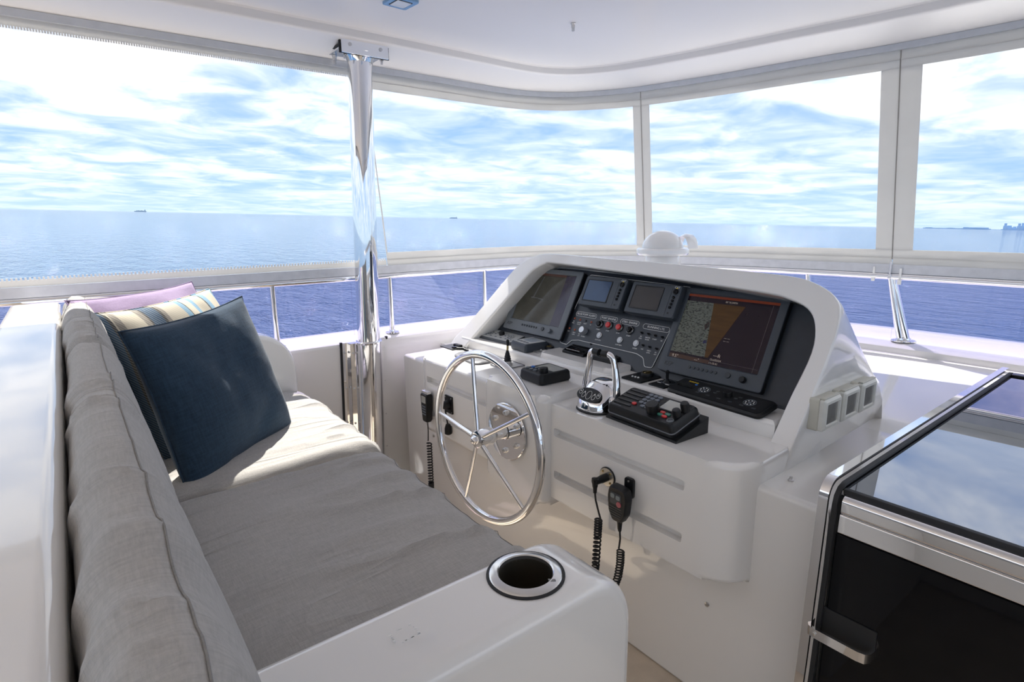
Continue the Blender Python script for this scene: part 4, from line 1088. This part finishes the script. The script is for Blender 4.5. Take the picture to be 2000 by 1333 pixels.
# ------------------------------------------------------------------ steering wheel
WC = V((.86, 1.242, .55)); tl, yw = .039, .031
wn = V((-cos(tl) * cos(yw), -cos(tl) * sin(yw), sin(tl))); we1 = V((0, 0, 1)).cross(wn).normalized(); we2 = wn.cross(we1)
wh = thing('steering_wheel', 'polished five-spoke stainless steering wheel on the console', 'steering wheel', frame(WC, we1, we2, wn))
bm = B(); tube(bm, [(.236 * cos(2 * pi * k / 96), .236 * sin(2 * pi * k / 96), 0) for k in range(96)], .0122, 20, True); link('rim', bm, CHROME, wh)
for a in (32, 104, 176, 248, 320):
    c, s = cos(radians(a)), sin(radians(a)); bm = B(); tube(bm, [(.02 * c, .02 * s, .020), (.12 * c, .12 * s, .012), (.230 * c, .230 * s, .002)], [.0070, .0062, .0056], 14); link('spoke', bm, CHROME, wh)
bm = B(); lathe(bm, [(.018, -.035), (.026, -.02), (.027, .016), (.025, .028), (.020, .031), (.015, .031)], 32); link('hub', bm, CHROME, wh)
bm = B(); lathe(bm, [(.013, .031), (.013, .036), (.0105, .040), (.008, .044), (.003, .046)], 6); link('hub_nut', bm, CHROME, wh)
bm = B(); lathe(bm, [(.020, -.128), (.020, -.075), (.0215, -.074), (.0215, -.070), (.0185, -.069), (.017, -.03)], 28); sh = link('shaft', bm, CHROME, wh)
bm = B(); lathe(bm, [(.0218, -.0735), (.0222, -.0735), (.0222, -.0705), (.0218, -.0705)], 28, None, False); link('shaft_seal', bm, RUB, sh)
bm = B(); lathe(bm, [(.024, .0), (.084, 0), (.086, .002), (.086, .004), (.084, .006), (.024, .006), (.022, .010)], 48); fl = link('mount_flange', bm, CHROME, wh, frame(V((0, 0, 0)), (1, 0, 0), (0, 1, 0), (0, 0, 1)) @ MX.Translation((-.022, -.010, -.1015)))
for k in range(6):
    a = radians(30 + 60 * k); bm = B(); lathe(bm, [(.0085, .006), (.0085, .008), (.007, .009), (.007, .014), (.003, .016)], 6); link('bolt', bm, STEEL, fl, MX.Translation((.058 * cos(a), .058 * sin(a), 0)))

# ------------------------------------------------------------------ hand microphones with coiled leads
def coil(bm, pts, turns, rad_, rw, n=None):
    pts = [V(p) for p in pts]; n = n or turns * 14; P = []
    tot = len(pts) - 1
    for k in range(n + 1):
        f = k / n * tot; i = min(int(f), tot - 1); c = pts[i].lerp(pts[i + 1], f - i)
        a = 2 * pi * turns * k / n; P.append(c + V((cos(a) * rad_, 0, sin(a) * rad_)))
    tube(bm, P, rw, 7); return bm
X0 = 1.0
mic = thing('hand_microphone', 'black fist microphone with a red key hanging on the console front', 'microphone', AF(X0 - .004, .838, .475), 'hand microphones')
bm = B(); prism(bm, rrect(.026, .050, .005), -.004, .004, .001); 
bk = link('hanger', bm, BLK, mic, MX.Translation((.012, .040, .004)))
bm = B(); lathe(bm, [(.0025, .004), (.0025, .0055), (.001, .006)], 10); link('screw', bm, STEEL, bk, MX.Translation((0, .018, 0)))
sec = fillet([(-.026, .046), (.026, .046), (.030, .018), (.026, -.022), (.012, -.046), (-.012, -.046), (-.026, -.022), (-.030, .018)], [.012, .012, .02, .02, .01, .01, .02, .02], 5)
bm = B(); sc_ = lambda f: [(x * f, y * f) for x, y in sec]
rings(bm, [[V((*p, z)) for p in P] for P, z in ((sc_(.86), .010), (sc_(1), .016), (sc_(1), .030), (sc_(.90), .037))]); body = link('case', bm, BLK, mic)
bm = B(); prism(bm, rrect(.034, .030, .004), .037, .0378); link('key_panel', bm, mat('mic_panel', (.05, .055, .06), .4), mic, MX.Translation((-.002, .016, 0)))
for x, y in ((-.011, .022), (.006, .021)):
    bm = B(); prism(bm, rrect(.012, .011, .003), .0378, .0392, .0005); link('key', bm, mat('mic_key', (.22, .25, .25), .4), mic, MX.Translation((x, y, 0)))
bm = B(); lathe(bm, [(.0072, .0378), (.0072, .0392), (.005, .040)], 20); link('red_key', bm, mat('mic_red', (.42, .10, .12), .4), mic, MX.Translation((.009, .005, 0)))
for k in range(5):
    bm = B(); box(bm, (0, 0, 0), (.042 - abs(k - 1) * .004, .0022, .002), .0008); link('grille_bar', bm, mat('grille_grey', (.06, .062, .066), .35), mic, MX.Translation((-.002, -.006 - k * .0062, .0374)))
bm = B(); tube(bm, [(0, -.044, .022), (0, -.066, .022), (.0, -.074, .021)], [.0075, .0055, .004], 14); link('strain_relief', bm, BLK, mic)
bm = B(); tube(bm, [(0, -.07, .021), (0.001, -.095, .020), (-.003, -.118, .018), (-.004, -.124, .018)], .0024, 8)
coil(bm, [(.002, -.126, .018), (.002, -.16, .018), (-.002, -.20, .020), (-.012, -.24, .025), (-.03, -.27, .03)], 20, .0085, .0021)
# coil helper winds about z; turn it to hang down the face
link('lead', bm, RUB, mic)
soc = thing('mic_socket', 'round steel socket with a black angled plug and coiled lead', 'socket', AF(X0 - .001, .903, .513))
bm = B(); lathe(bm, [(.0255, 0), (.0255, .002), (.024, .003)], 32); link('gasket', bm, RUB, soc)
bm = B(); lathe(bm, [(.0235, .002), (.0235, .0045), (.012, .005)], 32); pl = link('plate', bm, mat('socket_plate', (.66, .62, .54), .25, .8), soc)
for k in range(4):
    a = radians(45 + 90 * k); bm = B(); lathe(bm, [(.003, .0045), (.003, .006), (.001, .0068)], 10); link('screw', bm, BRASS, pl, MX.Translation((.0175 * cos(a), .0175 * sin(a), 0)))
bm = B(); tube(bm, [(0, 0, .004), (0, 0, .022), (0, 0, .03), (-.001, 0, .048)], [.0105, .0105, .009, .0095], 18); cyl(bm, (-.001, .008, .044), (-.001, -.014, .044), .0088, .0065, 16); tube(bm, [(-.001, -.012, .044), (-.001, -.03, .044)], [.006, .0045], 12); link('plug', bm, BLK, soc)
bm = B(); tube(bm, [(-.001, -.028, .044), (0, -.05, .042), (.006, -.085, .036), (.008, -.10, .032), (.004, -.108, .03)], .0024, 8); coil(bm, [(-.004, -.108, .026), (-.006, -.16, .026), (-.007, -.24, .03), (-.008, -.29, .035)], 21, .0085, .0024); link('lead', bm, RUB, soc)
# left handset
hs = thing('handset_microphone', 'slim black keypad handset with a hanging coiled lead left of the wheel', 'microphone', AF(X0 - .002, 1.785, .47), 'hand microphones')
sec2 = fillet([(-.024, .058), (.024, .058), (.020, -.01), (.014, -.055), (-.014, -.055), (-.020, -.01)], [.006, .006, .05, .008, .008, .05], 4)
bm = B(); rings(bm, [[V((x * f, y * f, z)) for x, y in sec2] for f, z in ((.9, .004), (1, .010), (1, .024), (.92, .030))]); link('case', bm, BLK, hs)
bm = B(); prism(bm, rrect(.030, .026, .003), .030, .0308); link('display', bm, LCD, hs, MX.Translation((0, .034, 0)))
for r_ in range(4):
    for c_ in range(3):
        bm = B(); prism(bm, rrect(.007, .0055, .002), 0, .0015, .0005); link('key', bm, GREYK, hs, MX.Translation((-.009 + c_ * .009, .008 - r_ * .010, .030)))
bm = B(); prism(bm, rrect(.044, .010, .003), .010, .026, .001); link('top_cap', bm, CHROME, hs, MX.Translation((0, .060, 0)))
bm = B(); tube(bm, [(0, -.054, .017), (.001, -.09, .017), (-.002, -.125, .017), (-.004, -.132, .017)], .0022, 8); coil(bm, [(.006, -.134, .018), (.006, -.30, .018), (.006, -.335, .018)], 30, .0085, .0026); link('lead', bm, RUB, hs)
ps = thing('power_socket', 'square black socket with a round plug seen through the wheel', 'socket', AF(X0, 1.655, .512))
bm = slab(.050, .064, .005, .004, .0015); link('plate', bm, BLK, ps)
bm = B(); tube(bm, [(0, 0, .004), (0, 0, .020), (-.003, 0, .024), (-.012, .0, .034)], [.017, .016, .012, .010], 20); link('plug', bm, BLK, ps)
bm = B(); tube(bm, [(-.001, -.01, .018), (.0, -.04, .016), (.004, -.075, .012)], .003, 8); link('lead', bm, RUB, ps)
bm = B(); tube(bm, [(.004, -.070, .012), (.004, -.085, .012), (.004, -.105, .012), (.004, -.110, .012)], [.008, .013, .013, .006], 16); link('cap', bm, BLK, ps)
for x, y in ((-.019, .026), (.019, .026), (-.019, -.026), (.019, -.026)):
    bm = B(); lathe(bm, [(.0025, .005), (.0025, .0062), (.001, .0068)], 8); link('screw', bm, STEEL, ps, MX.Translation((x, y, 0)))

# ------------------------------------------------------------------ socket boxes on the hood side
def sbox(x, label, glow):
    t = thing('outlet_box', label, 'socket', frame((x, .540, .720), (1, 0, 0), (0, 0, 1), (0, -1, 0)), 'outlet boxes on the hood side')
    w, h = .084, .074
    bm = B(); R = [[V((*p, q)) for p in P] for P, q in ((rrect(w, h, .005), -.004), (rrect(w, h, .005), .016), (rrect(w - .004, h - .004, .004), .018))]; rings(bm, R); link('case', bm, BEIGE, t)
    bm = B(); R = [[V((*p, q)) for p in P] for P, q in ((rrect(w - .002, h - .002, .005), .018), (rrect(w - .002, h - .002, .005), .026), (rrect(w - .012, h - .012, .004), .031), (rrect(w - .024, h - .024, .003), .031), (rrect(w - .028, h - .028, .003), .027))]; rings(bm, R, True, False); f = link('frame', bm, mat('box_frame_pale', (.68, .67, .61), .35), t)
    bm = B(); prism(bm, rrect(w - .026, h - .026, .003), .024, .0275); link('door', bm, glow, t)
    bm = B(); box(bm, (0, h / 2 + .001, .022), (w * .9, .004, .010), .0015); link('hinge', bm, BEIGE, t)
    return t
SMK = mat('smoked_door', (.30, .29, .27), .12, .25, var=.15, vscale=25, coat=.4)
sbox(1.292, 'beige outlet box nearest the camera on the hood side', SMK)
sbox(1.390, 'middle one of the three beige outlet boxes on the hood side', SMK)
sbox(1.488, 'beige outlet box farthest forward on the hood side', SMK)
# compass / searchlight dome behind the hood
t = thing('dome_light', 'round white dome fitting standing behind the instrument hood', 'dome', MX.Translation((1.80, 1.376, .603)) @ MX.Scale(1.05, 4))
bm = B(); lathe(bm, [(.07, .0), (.07, .34), (.06, .385)], 36); link('pedestal', bm, GEL, t)
bm = B(); lathe(bm, [(.0, .385), (.088, .387), (.094, .394), (.093, .406), (.086, .412), (.07, .414)], 44); link('base_ring', bm, GEL, t)
bm = B(); lathe(bm, [(.073 * cos(a), .412 + .062 * sin(a)) for a in [radians(q) for q in range(0, 91, 9)]], 44); link('dome', bm, GEL, t)
bm = B(); R = []
for k in range(9):
    a = radians(180 * k / 8); R.append([V((x * .5 + .05, -.060 + .035 * cos(a) * f, .410 + .052 * sin(a) * f)) for x, f in ((-.05, .85), (.0, 1), (.06, .95))])
rings(bm, R, False, False); link('hood_cover', bm, GEL, t)

# ------------------------------------------------------------------ bar cabinet with black glass top
cab = thing('bar_cabinet', 'black glass-topped bar cabinet with chrome edges and a bar handle', 'cabinet', MX.Translation((.981, .3875, -.2875)) @ MX.Scale(1.25, 4))
KI = MX.Translation((-.785, -.31, 0))
link('body', bx(.800, 1.695, -.62, .300, .233, .770, .004), BLK, cab, KI)
bm = B(); prism(bm, [(.802, -.62), (1.690, -.62), (1.690, .294), (.802, .294)], .770, .7815, .0015); link('glass_top', bm, mat('tinted_mirror_glass', (.26, .28, .32), .012, 1, var=.02), cab, KI)
link('top_frame', bx(1.672, 1.700, -.62, .296, .768, .786, .003), BLKG, cab, KI)
link('door', bx(.790, .802, -.62, .292, .24, .718, .002), BLKG, cab, KI)
def rsweep(path, half, th):
    """flat bar in the x-z plane, wide in y"""
    bm = B(); R = []; N = len(path)
    for i in range(N):
        d = (V(path[min(i + 1, N - 1)]) - V(path[max(i - 1, 0)])).normalized(); nn = V((d.z, 0, -d.x)); p = V(path[i])
        R.append([p + V((0, half, 0)), p + V((0, half, 0)) + nn * th, p - V((0, half, 0)) + nn * th, p - V((0, half, 0))])
    rings(bm, R); return bm
path = [(1.70, .307, .790), (.805, .307, .790)] + [(.805 - .024 * sin(radians(a)), .307, .766 + .024 * cos(radians(a))) for a in (15, 30, 45, 60, 75, 90)] + [(.781, .312, .5), (.781, .320, .232)]
link('edge_trim', rsweep(path, .0062, .005), CHROME, cab, KI)
path2 = [(1.69, .294, .7835), (.808, .294, .7835)] + [(.808 - .022 * sin(radians(a)), .294, .7615 + .022 * cos(radians(a))) for a in (30, 60, 90)] + [(.786, .299, .5), (.786, .306, .232)]
link('edge_gasket', rsweep(path2, .0032, .004), RUB, cab, KI)
bm = B(); prism(bm, fillet([(.782, .752), (.798, .752), (.798, .776), (.782, .776)], [.004, 0, 0, .009], 5), -.285, .62, 0, 2, frame((0, 0, 0), (1, 0, 0), (0, 0, 1), (0, -1, 0))); link('top_bar', bm, CHROME, cab, KI)
bm = B(); prism(bm, fillet([(.784, .722), (.798, .722), (.798, .750), (.786, .750)], [.002, 0, 0, .004], 3), -.287, .62, 0, 2, frame((0, 0, 0), (1, 0, 0), (0, 0, 1), (0, -1, 0))); link('lower_bar', bm, CHROME, cab, KI)
link('glass_seal', bx(.796, .804, -.62, .290, .775, .7825, .001), RUB, cab, KI)
# handle
hp = [(.792, .308, .566), (.778, .308, .566), (.771, .304, .566), (.769, .296, .566), (.769, .240, .566), (.771, .232, .566), (.777, .228, .566), (.795, .227, .566)]
bm = B(); R = []
for i, p in enumerate(hp):
    d = (V(hp[min(i + 1, len(hp) - 1)]) - V(hp[max(i - 1, 0)])).normalized(); nn = V((0, 0, 1)); sd = d.cross(nn)
    R.append([V(p) + nn * a + sd * b for a, b in ((.0072, -.002), (.0072, .002), (-.0072, .002), (-.0072, -.002))])
rings(bm, R); hdl = link('handle', bm, CHROME, cab, KI)
bm = B(); lathe(bm, [(.003, 0), (.003, .0012), (.001, .002)], 10); link('screw', bm, STEEL, hdl, AF(.7665, .296, .566))
link('handle_recess', bx(.788, .792, .226, .302, .560, .600, .001), RUB, cab, KI)
for y in (.03, -.3):
    link('panel_groove', bx(.788, .7915, y - .001, y + .001, .24, .715), RUB, cab, KI)

# ------------------------------------------------------------------ far things on the sea
def sea_at(px, D, z=0):
    # bearing of an image column on the horizon
    d = fw + r2 * (px - 1000) / F
    d = HEEL.inverted().to_3x3() @ d; a = atan2(d.y, d.x)
    return SM @ MX.Translation((D * cos(a), D * sin(a), z)) @ MX.Rotation(a + pi / 2, 4, 'Z')
def ship(px, D, L, label, m1, m2):
    t = thing('cargo_ship', label, 'ship', sea_at(px, D), 'ships on the horizon')
    bm = B(); prism(bm, [(-.5 * L, 0), (-.47 * L, -.05 * L), (.40 * L, -.05 * L), (.5 * L, 0), (.40 * L, .05 * L), (-.47 * L, .05 * L)], -2, .075 * L, .4); link('hull', bm, m1, t)
    bm = B(); box(bm, (-.38 * L, 0, .13 * L), (.10 * L, .08 * L, .12 * L), .5); box(bm, (-.38 * L, 0, .20 * L), (.05 * L, .09 * L, .03 * L), .3); link('superstructure', bm, m2, t)
    for k in range(5):
        bm = B(); box(bm, ((-.25 + .135 * k) * L, 0, (.10 + .008 * (k % 2)) * L), (.115 * L, .085 * L, (.05 + .015 * (k % 2)) * L), .3); link('cargo', bm, m2 if k % 2 else m1, t)
    return t
ship(886, 9000, 120, 'small blue-grey cargo ship on the horizon right of the pole', HAZE2, HAZE3)
ship(303, 11000, 165, 'faint cargo ship on the horizon at the left', HAZE3, HAZE3)
def tower(px, D, w, h, kind):
    t = thing('city_tower', 'hazy blue city tower on the far right horizon', 'building', sea_at(px, D), 'distant city towers')
    bm = B(); box(bm, (0, 0, h * .3), (w, w, h * .6), .5); link('lower_block', bm, HAZE, t)
    bm = B(); box(bm, (w * .08 * (kind - 1), 0, h * .75), (w * (.75 - .1 * kind), w * .8, h * .4), .5); link('upper_block', bm, HAZE, t)
random.seed(11)
D = 9000
sc_ = D / 1110 * 1.25
for px, w, h in ((1920, 5, 13), (1927, 7, 9), (1938, 6, 7), (1946, 5, 13), (1952, 4, 14), (1959, 5, 12), (1967, 5, 11), (1973, 4, 14), (1980, 6, 11), (1988, 4, 14), (1995, 6, 10), (2001, 5, 14), (2008, 6, 12)):
    tower(px, D + random.uniform(-200, 200), w * sc_ * .9, h * sc_ * .62, random.choice((0, 1, 2)))
bm = B()
for k in range(60):
    px = 1770 + k * 4.2; M = sea_at(px, D + 400); hh = (1.6 + 1.8 * max(0, NZ.noise(V((k * .31, 0, 0)))) + (2.2 if 1845 < px < 1885 else 0)) * sc_ * .6
    if 1888 < px < 1915 : hh *= .35
    box(bm, (0, 0, hh / 2), (5.4 * sc_, 60, hh), 0, 2, M)
tag(link('coastline', bm, HAZE, smooth=0), 'thin hazy line of low coast under the city towers', 'coast', kind='stuff')
